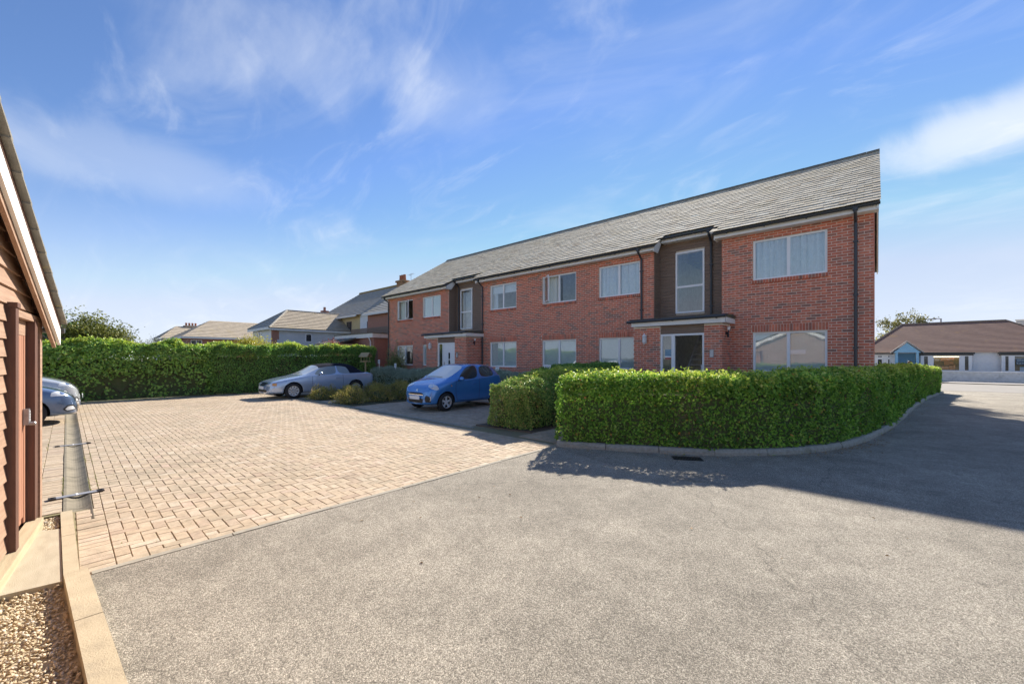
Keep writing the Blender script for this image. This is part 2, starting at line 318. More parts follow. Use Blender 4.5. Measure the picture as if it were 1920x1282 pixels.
def sheet(name, xs, ys, dz, mat, **k):
    xs = np.asarray(xs, float); ys = np.asarray(ys, float)
    V = [(x, y, gz(y)+dz) for y in ys for x in xs]; n = len(xs)
    F = [[j*n+i, j*n+i+1, (j+1)*n+i+1, (j+1)*n+i] for j in range(len(ys)-1) for i in range(n-1)]
    return MB().add(V, F).obj(name, mat, kind='structure', **k)
def asphalt_mat():
    m = bpy.data.materials.new('asphalt'); m.use_nodes = True; nt = m.node_tree; N = nt.nodes; L = nt.links; b = N['Principled BSDF']
    b.inputs['Roughness'].default_value = .9; b.inputs['Specular IOR Level'].default_value = .3
    tc = N.new('ShaderNodeTexCoord')
    vo = N.new('ShaderNodeTexVoronoi'); vo.inputs['Scale'].default_value = 180; L.new(tc.outputs['Object'], vo.inputs['Vector'])
    v2 = N.new('ShaderNodeTexVoronoi'); v2.inputs['Scale'].default_value = 180; v2.feature = 'DISTANCE_TO_EDGE'; L.new(tc.outputs['Object'], v2.inputs['Vector'])
    cr = N.new('ShaderNodeValToRGB'); e = cr.color_ramp.elements
    e[0].position = 0; e[0].color = (0.194,0.170,0.134,1); e[1].position = 1; e[1].color = (0.775,0.690,0.554,1)
    x = e.new(.45); x.color = (0.375,0.330,0.261,1); x = e.new(.75); x.color = (0.519,0.458,0.364,1)
    sp = N.new('ShaderNodeSeparateColor'); L.new(vo.outputs['Color'], sp.inputs[0]); L.new(sp.outputs[0], cr.inputs[0])
    ed = N.new('ShaderNodeMapRange'); ed.inputs[1].default_value = .0; ed.inputs[2].default_value = .10; ed.inputs[3].default_value = .45; ed.inputs[4].default_value = 1
    L.new(v2.outputs['Distance'], ed.inputs[0])
    mu = N.new('ShaderNodeMixRGB'); mu.blend_type = 'MULTIPLY'; mu.inputs[0].default_value = 1; L.new(cr.outputs[0], mu.inputs[1]); L.new(ed.outputs[0], mu.inputs[2])
    cur = mu.outputs[0]
    for sc, lo, hi, a, bb in ((.35, .35, .65, .80, 1.10), (1.1, .55, .75, 1.0, .84), (2.3, .35, .68, .86, 1.08), (4.5, .66, .72, 1.0, .80), (9, .35, .65, .90, 1.06)):
        nz = N.new('ShaderNodeTexNoise'); nz.inputs['Scale'].default_value = sc; nz.inputs['Detail'].default_value = 5; L.new(tc.outputs['Object'], nz.inputs['Vector'])
        mr = N.new('ShaderNodeMapRange'); mr.inputs[1].default_value = lo; mr.inputs[2].default_value = hi; mr.inputs[3].default_value = a; mr.inputs[4].default_value = bb
        L.new(nz.outputs[0], mr.inputs[0]); m2 = N.new('ShaderNodeMixRGB'); m2.blend_type = 'MULTIPLY'; m2.inputs[0].default_value = 1
        L.new(cur, m2.inputs[1]); L.new(mr.outputs[0], m2.inputs[2]); cur = m2.outputs[0]
    # hairline cracks and a few dark drips
    nz = N.new('ShaderNodeTexNoise'); nz.inputs['Scale'].default_value = 2.2; nz.inputs['Detail'].default_value = 6; L.new(tc.outputs['Object'], nz.inputs['Vector'])
    va = N.new('ShaderNodeVectorMath'); va.operation = 'MULTIPLY_ADD'; L.new(nz.outputs['Color'], va.inputs[0]); va.inputs[1].default_value = (.55,.55,0); L.new(tc.outputs['Object'], va.inputs[2])
    vc = N.new('ShaderNodeTexVoronoi'); vc.feature = 'DISTANCE_TO_EDGE'; vc.inputs['Scale'].default_value = .26; L.new(va.outputs[0], vc.inputs['Vector'])
    cm = N.new('ShaderNodeMapRange'); cm.inputs[1].default_value = .0008; cm.inputs[2].default_value = .003; cm.inputs[3].default_value = .72; cm.inputs[4].default_value = 1; L.new(vc.outputs['Distance'], cm.inputs[0])
    vd = N.new('ShaderNodeTexVoronoi'); vd.inputs['Scale'].default_value = 1.3; vd.inputs['Randomness'].default_value = 1; L.new(tc.outputs['Object'], vd.inputs['Vector'])
    dm = N.new('ShaderNodeMapRange'); dm.inputs[1].default_value = .035; dm.inputs[2].default_value = .075; dm.inputs[3].default_value = .70; dm.inputs[4].default_value = 1; L.new(vd.outputs['Distance'], dm.inputs[0])
    for o_ in (cm.outputs[0], dm.outputs[0]):
        m2 = N.new('ShaderNodeMixRGB'); m2.blend_type = 'MULTIPLY'; m2.inputs[0].default_value = 1; L.new(cur, m2.inputs[1]); L.new(o_, m2.inputs[2]); cur = m2.outputs[0]
    L.new(cur, b.inputs['Base Color'])
    bp = N.new('ShaderNodeBump'); bp.inputs['Strength'].default_value = 1; bp.inputs['Distance'].default_value = .006
    L.new(v2.outputs['Distance'], bp.inputs['Height']); L.new(bp.outputs[0], b.inputs['Normal']); return m
asphalt = asphalt_mat()
grass_m = M('rough ground', (.09,.10,.045), .95, c2=(.12,.10,.06), ns=2, bump=.6)
road_m = M('street asphalt', (.30,.275,.24), .9, c2=(.24,.22,.195), ns=1.2, bump=.3, bs=60)
YS = list(np.arange(17, 37, 1.))
sheet('ground', [-900,-60,-30,-10,0,10,30,60,900], [-900,-60,0]+YS+[60,120,1200], -.075, grass_m)
def kline(x): return np.interp(x, [-6.5,-4.45,-2.9,0,2], [-.045,-.015,.07,.21,.30])
ax = [-4.44,-3.6,-2.8,-1.8,-.9,0,.9,1.0,4,12,30]; ay = [0,2,4,6,9,12]+YS
V = [(x, (kline(x)+.06 if x <= .9 else -14) if j == 0 else y, gz(y)) for j, y in enumerate(ay) for x in ax]; n = len(ax)
MB().add(V, [[j*n+i, j*n+i+1, (j+1)*n+i+1, (j+1)*n+i] for j in range(len(ay)-1) for i in range(n-1)]).obj('asphalt_drive', asphalt, kind='structure')
sheet('street', [-60,-20,0,20,80], [36,40,46], .004, road_m)
sheet('pavement', [-60,-20,0,20,80], [46,50.5], .06, M('pavement slabs', (.40,.37,.33), .9, ns=2))
# planting beds in front of the flats
bed = MB(); bed.prism([(-24,12.0),(-24,11.6),(-7.3,11.6),(-7.3,6.75),(-5.62,6.88),(-5.62,14.0),(-24,14.0)], -.05, .012, 'z')
bed.obj('planting_bed', soil, kind='structure')
# ------------------------------------------------------------------ block paving
def paver_arr(mb, A, zj, M_=None):
    """A: rows x0,x1,y0,y1; chamfered blocks"""
    A = np.asarray(A, float); n = len(A)
    x0,x1,y0,y1 = A.T; g = .0026; c = .003
    def ring(i, z): return [np.stack([x0+i,y0+i,z],1), np.stack([x1-i,y0+i,z],1), np.stack([x1-i,y1-i,z],1), np.stack([x0+i,y1-i,z],1)]
    v = np.stack(ring(g, zj-.05)+ring(g, zj-.005)+ring(g+c, zj), 1).reshape(-1,3)
    f = []
    for a in (0,4):
        for i in range(4): f.append([a+i, a+(i+1)%4, a+4+(i+1)%4, a+4+i])
    f.append([8,9,10,11])
    mb.add(v, (np.array(f)[None]+(np.arange(n)*12)[:,None,None]).reshape(-1,4))
def herring(x0,x1,y0,y1):
    out = []; ni = int((x1-x0)/.1); nj = int((y1-y0)/.1)
    for i in range(-1, ni+1):
        for j in range(-1, nj+1):
            k = (i-j) % 4
            if k == 0: r = (i, i+2, j, j+1)
            elif k == 3: r = (i, i+1, j, j+2)
            else: continue
            r = (max(r[0],0), min(r[1],ni), max(r[2],0), min(r[3],nj))
            if r[1]-r[0] < .5 or r[3]-r[2] < .5: continue
            out.append((x0+r[0]*.1, x0+r[1]*.1, y0+r[2]*.1, y0+r[3]*.1))
    return out
def cols(x0,x1,y0,y1,along='x'):
    """courses whose long joints run along x, block length .2 across them"""
    out = []; y = y0; k = 0
    while y < y1-.06:
        x = x0 - (.05 if k % 2 else 0)
        while x < x1-.03:
            out.append((max(x,x0), min(x+.1,x1), y, min(y+.2,y1))); x += .1
        y += .2; k += 1
    return out
def rows_y(x0,x1,y0,y1):
    out = []; x = x0; k = 0
    while x < x1-.05:
        y = y0 - (.1 if k % 2 else 0)
        while y < y1-.03:
            out.append((x, min(x+.1,x1), max(y,y0), min(y+.2,y1))); y += .2
        x += .1; k += 1
    return out
pv = herring(-21.7,-4.6,.27,6.37)
pv += [(-4.6,-4.5,y,min(y+.2,6.37)) for y in np.arange(.27,6.3,.2)]
pv += [(x,x+.1,.065,.27) for x in np.arange(-6.4,-4.5,.1)]
pv += [(x,x+.1,.20,.27) for x in np.arange(-21.7,-6.42,.1)]
pv += cols(-21.7,-6.5,-6.03,-.03)
pv += herring(-13.3,-7.3,6.52,11.52)+herring(-21.7,-17.1,6.52,11.52)+herring(-15.9,-14.8,6.52,11.52)+rows_y(-5.62,-4.5,6.42,13.1)
pv = np.array(pv)
keep = (pv[:,1]-pv[:,0] > .03) & (pv[:,3]-pv[:,2] > .03); pv = pv[keep]
cxy = np.stack([(pv[:,0]+pv[:,1])/2, (pv[:,2]+pv[:,3])/2], 1)
full = np.isclose((pv[:,1]-pv[:,0])*(pv[:,3]-pv[:,2]), .02)
d = np.hypot(cxy[:,0], cxy[:,1]); d[~full | (cxy[:,1] < .1)] = 1e9
near = np.argsort(d)[:300]; nm = np.zeros(len(pv), bool); nm[near] = True
zj = (vnoise(np.c_[cxy, cxy[:,0]*0], .9, 3)-.5)*.014 + (rng.random(len(pv))-.5)*.005 - .003
pav = MB().box(-21.75,-4.5,.2,13.1,-.07,-.014).box(-21.75,-6.45,-6.1,-.028,-.07,-.014).box(-6.45,-4.5,.03,.2,-.07,-.014).obj('block_paving', joint, kind='structure')
pm = MB(); paver_arr(pm, pv[~nm], zj[~nm]); pm.obj('paving_blocks', paver_i, pav, kind='stuff')
pmesh = {}
for key, (a, b) in {'h': (.1,.05), 'v': (.05,.1)}.items():
    q = MB(); paver_arr(q, [(-a,a,-b,b)], np.zeros(1)); pmesh[key] = q.mesh('paving_block'); pmesh[key].materials.append(paver_o)
for i in near:
    o = link('paving_block', pmesh['h' if pv[i,1]-pv[i,0] > .15 else 'v'], None, pav, loc=(cxy[i,0], cxy[i,1], zj[i]))
    o.rotation_euler = (random.gauss(0,.008), random.gauss(0,.008), random.gauss(0,.006))
# pale concrete edging against the asphalt, dark channel line across the bay mouths
ed = thing('edging', None, None); ed['kind'] = 'structure'
for k, y in enumerate(np.arange(.13, 6.2, .915)):
    MB().box(-4.497,-4.435,y,min(y+.908,6.28),-.06,.005+.003*(k%2)).obj('edging_stone', concrete, ed)
for x in np.arange(-21.7,-7.4,.915):
    MB().box(x,x+.905,6.425,6.515,-.06,.002).obj('edging_stone', kerb_m, ed)
# dished concrete drain channel
ch = thing('drain_channel', None, None); ch['kind'] = 'structure'
for k, x in enumerate(np.arange(-20.4,-6.5,.6)):
    s_ = [(-.025,0),(.0,0)]+[(.0+.19*t, -.032*math.sin(math.pi*t)) for t in np.linspace(0,1,9)[1:-1]]+[(.19,0),(.195,0),(.195,-.06),(-.025,-.06)]
    MB().prism([(a,b+.001) for a,b in s_], x+.003, x+.597, 'x').obj('channel_stone', M('damp concrete', (.30,.26,.195), .95, c2=(.21,.185,.14), ns=5, bump=.5, bs=70, blotch=[((.14,.125,.09), 2.5, .5, .7, .6)], spec=.1), ch)
def flat_bar(x, name_l):
    t = thing('folded_bar', name_l, 'metal bar', (x, .085, 0), R(4), 'metal bars across the drain channel')
    MB().prism([(-.17,.002),(.17,.002),(.17,.010),(-.17,.010)], -.045, .045, 'x').obj('strap', M('dull grey metal', (.34,.34,.36), .6, metal=.2), t)
    for s in (-1,1):
        MB().box(-.05,.05,s*.2-.03,s*.2+.03,0,.014).box(-.015,.015,s*.2-.012,s*.2+.012,.014,.022).obj('end_bracket', iron, t)
    MB().box(-.046,.046,-.010,.010,.0105,.012).obj('white_stripe', white, t)
flat_bar(-7.15, 'grey metal bar lying across the drain channel, the nearer one')
flat_bar(-11.3, 'thin metal bar lying across the drain channel, the farther one')

# ------------------------------------------------------------------ hedge island, kerbs
def crom(pts, step=.1):
    P = [np.array(p, float) for p in pts]; P = [2*P[0]-P[1]]+P+[2*P[-1]-P[-2]]; out = []
    for i in range(1, len(P)-2):
        n = max(2, int(np.linalg.norm(P[i+1]-P[i])/step))
        for t in np.arange(n)/n:
            out.append(.5*((2*P[i])+(P[i+1]-P[i-1])*t+(2*P[i-1]-5*P[i]+4*P[i+1]-P[i+2])*t*t+(3*P[i]-P[i-1]-3*P[i+1]+P[i+2])*t**3))
    out.append(P[-2]); return np.array(out)
KP = crom([(-4.42,6.12),(-3.8,6.38),(-2.99,6.78),(-2.0,7.36),(-1.1,8.28),(-.42,9.6),(.05,11.6),(.46,14.4),(.98,19),(1.62,24.6),(2.1,28.2),(2.85,33.4)], .08)
def frame(path):
    T = np.gradient(path, axis=0); T /= np.linalg.norm(T, axis=1, keepdims=True)
    return T, np.stack([-T[:,1], T[:,0]], 1)           # left normal (towards the flats)
KT, KN = frame(KP)
isl = [tuple(p+n*.1) for p, n in zip(KP[::4], KN[::4]) if p[1] < 18.5]+[(-.0,18.5),(-.0,13.98),(-3.3,13.98),(-4.45,12.9)]
mb = MB(); mb.prism(isl, -.4, .07, 'z'); mb.obj('hedge_bed', soil, kind='structure')
kt = thing('kerb', None, None); kt['kind'] = 'structure'
arc = np.concatenate([[0], np.cumsum(np.linalg.norm(np.diff(KP, axis=0), axis=1))])
a0 = 0
while a0 < arc[-1]-.2:
    a1 = min(a0+.9, arc[-1]); ss = np.linspace(a0+.006, a1-.006, 6)
    pts = np.stack([np.interp(ss, arc, KP[:,i]) for i in (0,1)], 1); nn = np.stack([np.interp(ss, arc, KN[:,i]) for i in (0,1)], 1)
    prof = [(0,-.1),(.0,.055),(.03,.098),(.045,.104),(.125,.104),(.125,-.1)]
    j = random.uniform(-.006,.006)
    V = [(p[0]+n[0]*(o+j), p[1]+n[1]*(o+j), gz(p[1])+z) for p, n in zip(pts, nn) for o, z in prof]; k = len(prof)
    q = MB().add(V, [[i*k+m, (i+1)*k+m, (i+1)*k+(m+1)%k, i*k+(m+1)%k] for i in range(5) for m in range(k)])
    q.add(V[:k], [list(range(k))]); q.add(V[-k:], [list(range(k))[::-1]])
    q.obj('kerb_stone', kerb_m, kt); a0 = a1
# road gully
gu = thing('gully_grate', 'rusty iron gully grate in the asphalt by the kerb', 'drain grate', (-2.30,6.83,0), R(30))
MB().box(-.21,.21,-.11,.11,-.05,.002).obj('pit', black, gu)
fr_ = MB(); fr_.box(-.225,.225,-.125,-.1,.0,.007).box(-.225,.225,.1,.125,.0,.007).box(-.225,-.2,-.1,.1,.0,.007).box(.2,.225,-.1,.1,.0,.007).obj('frame', iron, gu)
for k in range(9):
    MB().box(-.012,.012,-.1,.1,-.02,.006,0,Matrix.Translation((-.175+k*.044,0,0))@Matrix.Rotation(R(-18),4,'Z')).obj('bar', iron, gu)
# fallen leaves along the kerb
mb = MB(); ss = np.concatenate([rng.normal(5.6,.9,130), rng.random(160)*arc[-1]*.6]); ss = np.clip(ss, 0, arc[-1]-.01)
P = np.stack([np.interp(ss, arc, KP[:,0]), np.interp(ss, arc, KP[:,1])], 1)-np.stack([np.interp(ss, arc, KN[:,0]), np.interp(ss, arc, KN[:,1])], 1)*(np.abs(rng.normal(0,.16,len(ss)))+.02)[:,None]
leaf_mesh(mb, np.c_[P, np.full(len(P), .012)], np.tile([0,0,1.], (len(P),1)), .035, tilt=.25)
P = np.c_[rng.uniform(-4,4,60), rng.uniform(1.5,9,60), np.full(60,.01)]
leaf_mesh(mb, P, np.tile([0,0,1.], (60,1)), .03, tilt=.3)
mb.obj('fallen_leaves', M('dry leaf', (0,0,0), .8, rand='island', ramp=[(0,(.45,.25,.07)),(.5,(.36,.22,.10)),(1,(.5,.40,.26))]), label='scattered dry leaves on the asphalt along the kerb', cat='leaves', kind='stuff')

# ------------------------------------------------------------------ gravel corner by the shed: kerb, slab, pebbles
def sp(s, o, z=0.):        # shed frame: s along the wall towards the camera, o out from the wall
    th = R(6); return (-6.45+math.cos(th)*s+math.sin(th)*o, -.215-math.sin(th)*s+math.cos(th)*o, z)
kk = thing('garden_kerb', None, None); kk['kind'] = 'structure'
xs = [-6.44,-5.55,-4.47,-3.62,-2.72,-1.8,-.9,.0,.9]
for i in range(len(xs)-1):
    a, b = xs[i]+.004, xs[i+1]-.004; w = .085 if i < 2 else .125; h = .012 if i < 2 else .05
    V = [(a,kline(a)),(b,kline(b)),(b,kline(b)+w),(a,kline(a)+w)]
    MB().prism(V, -.12, h, 'z').obj('kerb_stone', sandstone, kk)
MB().prism([(-5.86,kline(-5.86)-.004),(-4.47,kline(-4.47)-.004),sp(1.93,.02)[:2],sp(.5,.02)[:2]], -.06, .0, 'z').obj('paving_slab', slab_m, kind='structure')
MB().prism([(-6.44,-.06),(1,.2),(1,-1.6),(-6.3,-.5)], -.2, -.055, 'z').obj('gravel_base', sandstone, kind='structure')
pb = MB(); ico = bmesh.new(); bmesh.ops.create_icosphere(ico, subdivisions=1, radius=1); ico.verts.ensure_lookup_table()
IV = np.array([v.co[:] for v in ico.verts]); IF = np.array([[v.index for v in f.verts] for f in ico.faces]); ico.free()
def pebbles(P, size):
    n = len(P); q = rng.normal(size=(n,4)); q[:,1:3] *= .35; q /= np.linalg.norm(q, axis=1, keepdims=True); w,x,y,z = q.T
    Rm = np.stack([1-2*(y*y+z*z),2*(x*y-z*w),2*(x*z+y*w),2*(x*y+z*w),1-2*(x*x+z*z),2*(y*z-x*w),2*(x*z-y*w),2*(y*z+x*w),1-2*(x*x+y*y)],1).reshape(n,3,3)
    S = size*(.6+.8*rng.random((n,1)))*np.c_[1+.4*rng.random(n), .7+.3*rng.random(n), .45+.25*rng.random(n)]
    v = IV[None]*S[:,None]*(1+.16*rng.normal(size=(n,len(IV),1)))
    v = np.einsum('nij,nkj->nki', Rm, v)+P[:,None]
    pb.add(v.reshape(-1,3), (IF[None]+(np.arange(n)*len(IV))[:,None,None]).reshape(-1,3))
n = 14500; x = rng.uniform(-4.5,-1.2,n); y = rng.uniform(-.95,.2,n)
wy = np.array([sp((xx+6.45)/math.cos(R(6)),.03)[1] for xx in x]); ok = (y < kline(x)-.012) & (y > wy)
P = np.c_[x,y,-.05+rng.random(n)*.028][ok]
x2 = rng.uniform(-6.42,-5.9,800); y2 = rng.uniform(-.27,-.05,800)
P = np.concatenate([P, np.c_[x2,y2,-.04+.02*rng.random(800)]])
pebbles(P, .0092)
pb.obj('gravel', M('pebble', (0,0,0), .7, rand='island', ramp=[(0,(.46,.35,.20)),(.3,(.62,.50,.33)),(.6,(.56,.42,.25)),(.8,(.70,.61,.45)),(.93,(.38,.30,.21)),(1,(.74,.68,.58))], ns=40, vary=.12), smooth=True,
       label='bed of pale yellow pebbles between kerb and shed', cat='gravel', kind='stuff')

# ------------------------------------------------------------------ timber shed (left edge)
TH = R(6)
sh = thing('timber_shed', 'brown weatherboarded timber shed with white bargeboard and red brown door', 'shed', (-6.45,-.215,0), -TH)
# local: x along the wall towards the camera, y out of the wall (towards the flats), z up
SL, SD, EH, PITCH = 6.0, 4.2, 2.10, .456
MB().box(.02,SL,-SD,-.05,0,EH).prism([(0.02,EH),(SL/2,EH+PITCH*SL/2),(SL,EH)], -SD, -.05, 'y').obj('wall', shed_dark, sh)
bd = None
def weatherboard(x0, x1, z, ex=.142, slope_clip=None):
    """feather-edged board: bottom proud, top tucked in"""
    q = MB()
    prof = [(-.02,z),(.032,z),(.010,z+ex+.02),(-.02,z+ex+.02)]
    q.prism(prof, x0, x1, 'x'); return q.obj('weatherboard', shed_wood, sh)
# boards left of the door (towards the camera), full height to eaves; above door up the gable
z = .10
while z < 2.0:
    weatherboard(1.29, SL-.05, z); z += .142
k = 0
while z < EH+PITCH*SL/2-.2:
    a = .09 if z < EH+.02 else max(.09, (z-EH)/PITCH+.05); b = SL-a
    if b-a > .2: weatherboard(a, b, z)
    z += .142; k += 1
MB().box(0,.10,-.05,.045,0,EH+.03).obj('corner_post', shed_wood, sh)
MB().box(.10,.30,-.05,.0,0,2.0).obj('wall_panel', shed_dark, sh)
MB().box(.30,.42,-.05,.055,.05,2.02).obj('door_post', shed_dark, sh)
MB().box(1.19,1.29,-.05,.075,.05,2.06).box(1.185,1.295,-.05,.085,2.06,2.10).obj('door_post', shed_dark, sh)
MB().box(.10,1.29,-.05,.05,2.0,2.06).obj('lintel', shed_wood, sh)
# door, set back in its frame
dr = MB().box(.42,1.19,-.05,-.018,.10,1.995).obj('door', door_wood, sh)
n = 9
for i in range(n):
    a = .505+i*(.60/n); MB().box(a+.003,a+.60/n-.003,-.018,-.006,.16,1.86).obj('door_board', door_wood, dr)
MB().box(.42,1.19,-.018,-.002,1.862,1.995).obj('top_rail', shed_wood, dr)
MB().box(.42,.503,-.018,-.003,.10,1.86).obj('stile', door_wood, dr)
MB().box(1.107,1.19,-.018,-.003,.10,1.86).obj('stile', door_wood, dr)
kp = MB().box(.475,.53,-.003,.032,1.02,1.17).obj('keypad_lock', steel, dr)
q = MB()
for i in range(7): q.box(.49,.515,.032,.037,1.055+i*.015,1.063+i*.015)
q.obj('buttons', white, kp); MB().lathe([(0,.0),(.018,.0),(.018,.035),(.012,.042),(0,.042)], 12, 0, 'y', (.503,.032,1.03)).obj('knob', steel, kp)
MB().box(.35,2.75,.0,.10,-.06,.085).obj('sleeper_step', sleeper_m, sh)
# roof: overhanging tiled slopes, white bargeboards, gutter along the far eave
OV = .30
def roofpt(x, off): return EH+PITCH*x+off if x <= SL/2 else EH+PITCH*(SL-x)+off
for s in (0,1):
    f = (lambda x: x) if s == 0 else (lambda x: SL-x)
    MB().prism([(f(-OV),roofpt(-OV,.02)),(f(SL/2),roofpt(SL/2,.02)),(f(SL/2),roofpt(SL/2,.07)),(f(-OV),roofpt(-OV,.07))], -SD-.15, .14, 'y').obj('roof_deck', shed_dark, sh)
    MB().prism([(f(-OV),roofpt(-OV,-.17)),(f(SL/2),roofpt(SL/2,-.17)),(f(SL/2),roofpt(SL/2,.0)),(f(-OV),roofpt(-OV,.0))], .115, .14, 'y').obj('bargeboard', whitepaint, sh)
    MB().prism([(f(-OV+.06),roofpt(-OV+.06,-.23)),(f(SL/2),roofpt(SL/2,-.23)),(f(SL/2),roofpt(SL/2,.0)),(f(-OV+.06),roofpt(-OV+.06,.0))], .085, .112, 'y').obj('barge_backing', shed_wood, sh)
lich = M('grey shed tile', (.25,.235,.20), .9, c2=(.17,.16,.14), ns=5, bump=.5, bs=60, blotch=[((.42,.36,.10), 7, .62, .72, .8), ((.34,.33,.30), 3, .55, .7, .5)])
for s in (0,1):
    for r in range(11):
        u0 = -OV-.05+r*.30; u1 = u0+.36
        if u0 > SL/2: break
        u1 = min(u1, SL/2+.02)
        f = (lambda x: x) if s == 0 else (lambda x: SL-x)
        for j in range(14):
            y1 = .185-j*.33; y0 = y1-.322
            q = MB(); q.prism([(f(u0),roofpt(u0,.115)),(f(u1),roofpt(u1,.085)),(f(u1),roofpt(u1,.07)),(f(u0),roofpt(u0,.085))] if 1 else [], y0, y1, 'y'); q.obj('roof_tile', lich, sh)
q = MB(); 
gp = [(-OV-.10+.055*math.cos(a), roofpt(-OV,.02)+.055*math.sin(a)) for a in np.linspace(math.pi,2*math.pi,9)]
q.prism(gp+[(-OV-.05,roofpt(-OV,.0)+.01),(-OV-.15,roofpt(-OV,.0)+.01)][:0], -SD-.1, .16, 'y'); q.obj('gutter', grey_pipe, sh)
for xx in (.25,.75,1.25,1.75,2.25):
    MB().box(xx,xx+.05,-.3,.10,roofpt(xx,-.09),roofpt(xx,.015)).obj('rafter_end', shed_dark, sh)

# ------------------------------------------------------------------ the flats
BY = 14.0; Z0 = .25
fl = thing('apartment_building', 'long two storey red brick block of flats with grey tiled roof', 'apartment building', (0,0,0))
XR, XL = -.05, -23.5
RW = (-3.65, XR); BAY1 = (-5.86,-3.65); MID = (-14.75,-5.86); BAY2 = (-17.3,-14.75); LW = (XL,-17.3)
RZ, RY, EY, EZ = 8.86, 19.0, 13.62, 5.60
SLP = (RZ-EZ)/(RY-EY)
RECESS = .55
def roofz(y): return EZ+SLP*(y-EY)
WTOP = 5.50
brA, brO, soldiers = [], [], []
def courses(u0,u1,z0,z1,ops,zb=Z0-.0,ub=0.):
    out = []; k = int(math.ceil((z0-zb)/.075-1e-6))
    while zb+k*.075+.06 < z1+1e-6:
        za = zb+k*.075; zt = za+.062; iv = [(u0,u1)]
        for (a,b,c,d_) in ops:
            if c < zt-.012 and d_ > za+.012:
                nv = []
                for (p,q) in iv:
                    if b <= p or a >= q: nv.append((p,q)); continue
                    if a > p: nv.append((p,a-.004))
                    if b < q: nv.append((b+.004,q))
                iv = nv
        off = .1125 if k % 2 else 0
        for (p,q) in iv:
            g = math.floor((p-ub-off)/.225)
            x = ub+off+g*.225
            while x < q:
                a = max(x,p); b = min(x+.212,q)
                if b-a > .025: out.append((a,b,za,zt))
                x += .225
        k += 1
    return out
def panels(u0,u1,z0,z1,ops):
    us = sorted({u0,u1,*[min(max(o[i],u0),u1) for o in ops for i in (0,1)]}); zs = sorted({z0,z1,*[min(max(o[i],z0),z1) for o in ops for i in (2,3)]})
    r = []
    for i in range(len(us)-1):
        for j in range(len(zs)-1):
            uc, zc = (us[i]+us[i+1])/2, (zs[j]+zs[j+1])/2
            if us[i+1]-us[i] < 1e-4 or zs[j+1]-zs[j] < 1e-4: continue
            if any(o[0] < uc < o[1] and o[2] < zc < o[3] for o in ops): continue
            r.append((us[i],us[i+1],zs[j],zs[j+1]))
    return r
wall_mb = MB(); brick_boxes = []            # rows x0,x1,y0,y1,z0,z1
RC = .003                                   # joints lie this far behind the brick faces
def front_wall(u0,u1,z0,z1,y,ops,depth=.28,soldier=[]):
    for a,b,c,d_ in panels(u0+.006,u1-.006,z0,z1,ops): wall_mb.box(a,b,y+RC,y+depth,c,d_)
    for a,b,c,d_ in courses(u0,u1,z0,z1,ops+soldier): brick_boxes.append((a,b,y-random.uniform(0,.0025),y+.02,c,d_))
    for (a,b,c,d_) in soldier:
        n = round((b-a)/.075); w = (b-a)/n
        for i in range(n): brick_boxes.append((a+i*w+.005,a+(i+1)*w-.005,y-random.uniform(0,.0025),y+.02,c+.004,d_-.008))
def side_wall(u0,u1,z0,z1,x,ops=[],depth=.28,sgn=1):
    """faces +x (sgn 1) or -x"""
    for a,b,c,d_ in panels(u0,u1,z0,z1,ops): wall_mb.box(*sorted((x-sgn*RC,x-sgn*depth)),a,b,c,d_)
    for a,b,c,d_ in courses(u0,u1,z0,z1,ops): brick_boxes.append((*sorted((x,x-sgn*.02)),a,b,c,d_))
GZ0, GZ1, FZ0, FZ1 = 1.225, 2.425, 4.0, 5.2
WIN_R = [(-2.78,-.995)]
WIN_M = [(-8.06,-6.38),(-10.86,-9.12),(-14.11,-12.39)]
WIN_L = [(-22.42,-20.72),(-19.69,-18.04)]
def ops_for(ws, lastg=None):
    o = []
    for (a,b) in ws: o += [(a,b,GZ0,GZ1),(a,b,FZ0,FZ1)]
    return o
def sold(ws): return [(a-.03,b+.03,GZ1+.003,GZ1+.225) for a,b in ws]
def sills(ws): return [(a-.03,b+.03,FZ0-.105,FZ0-.002) for a,b in ws]
for seg, ws in ((RW,WIN_R),(MID,WIN_M),(LW,WIN_L)):
    front_wall(seg[0],seg[1],-.1,WTOP,BY,ops_for(ws)+[s for s in sills(ws)][:0],soldier=sold(ws))
# gables and rear
for x, sg in ((XR,1),(XL,-1)):
    y0, y1 = BY+.004, 24.0
    for a,b,c,d_ in courses(y0,y1,-.1,RZ-.2,[]):
        lim = min((d_-EZ)/SLP+EY+.3, 99) if d_ > WTOP-.1 else y0
        a2, b2 = max(a,lim), min(b, 2*RY-lim if d_ > WTOP-.1 else y1)
        if b2-a2 > .03: brick_boxes.append((*sorted((x,x-sg*.02)),a2,b2,c,d_))
    wall_mb.box(*sorted((x-sg*RC,x-sg*.25)),y0+.02,y1,-.1,WTOP)
    q = [(y0+.02,WTOP),(y1,WTOP),(RY,RZ-.15)]
    wall_mb.prism(q, *sorted((x-sg*RC,x-sg*.25)), 'x')
for p_ in panels(XL+.3,XR-.3,-.1,WTOP,[(-5.6,-3.9,.6,5.3),(-17.0,-15.3,.6,5.3)]): wall_mb.box(p_[0],p_[1],23.7,24.0,p_[2],p_[3])  # openings added in the unseen rear wall to let sun into the halls
# porches
def porch(xl, xr, yf, d0, d1):
    front_wall(xl,xr,-.1,2.70,yf,[(d0,d1,-.2,2.70)],depth=.25)
    side_wall(yf+.004,BY,-.1,2.70,xr); side_wall(yf+.004,BY,-.1,2.70,xl,sgn=-1)
P1 = (-6.21,-3.41,13.13,-5.28,-3.92); P2 = (-17.95,-14.70,12.98,-16.96,-15.59)
porch(*P1); porch(*P2)
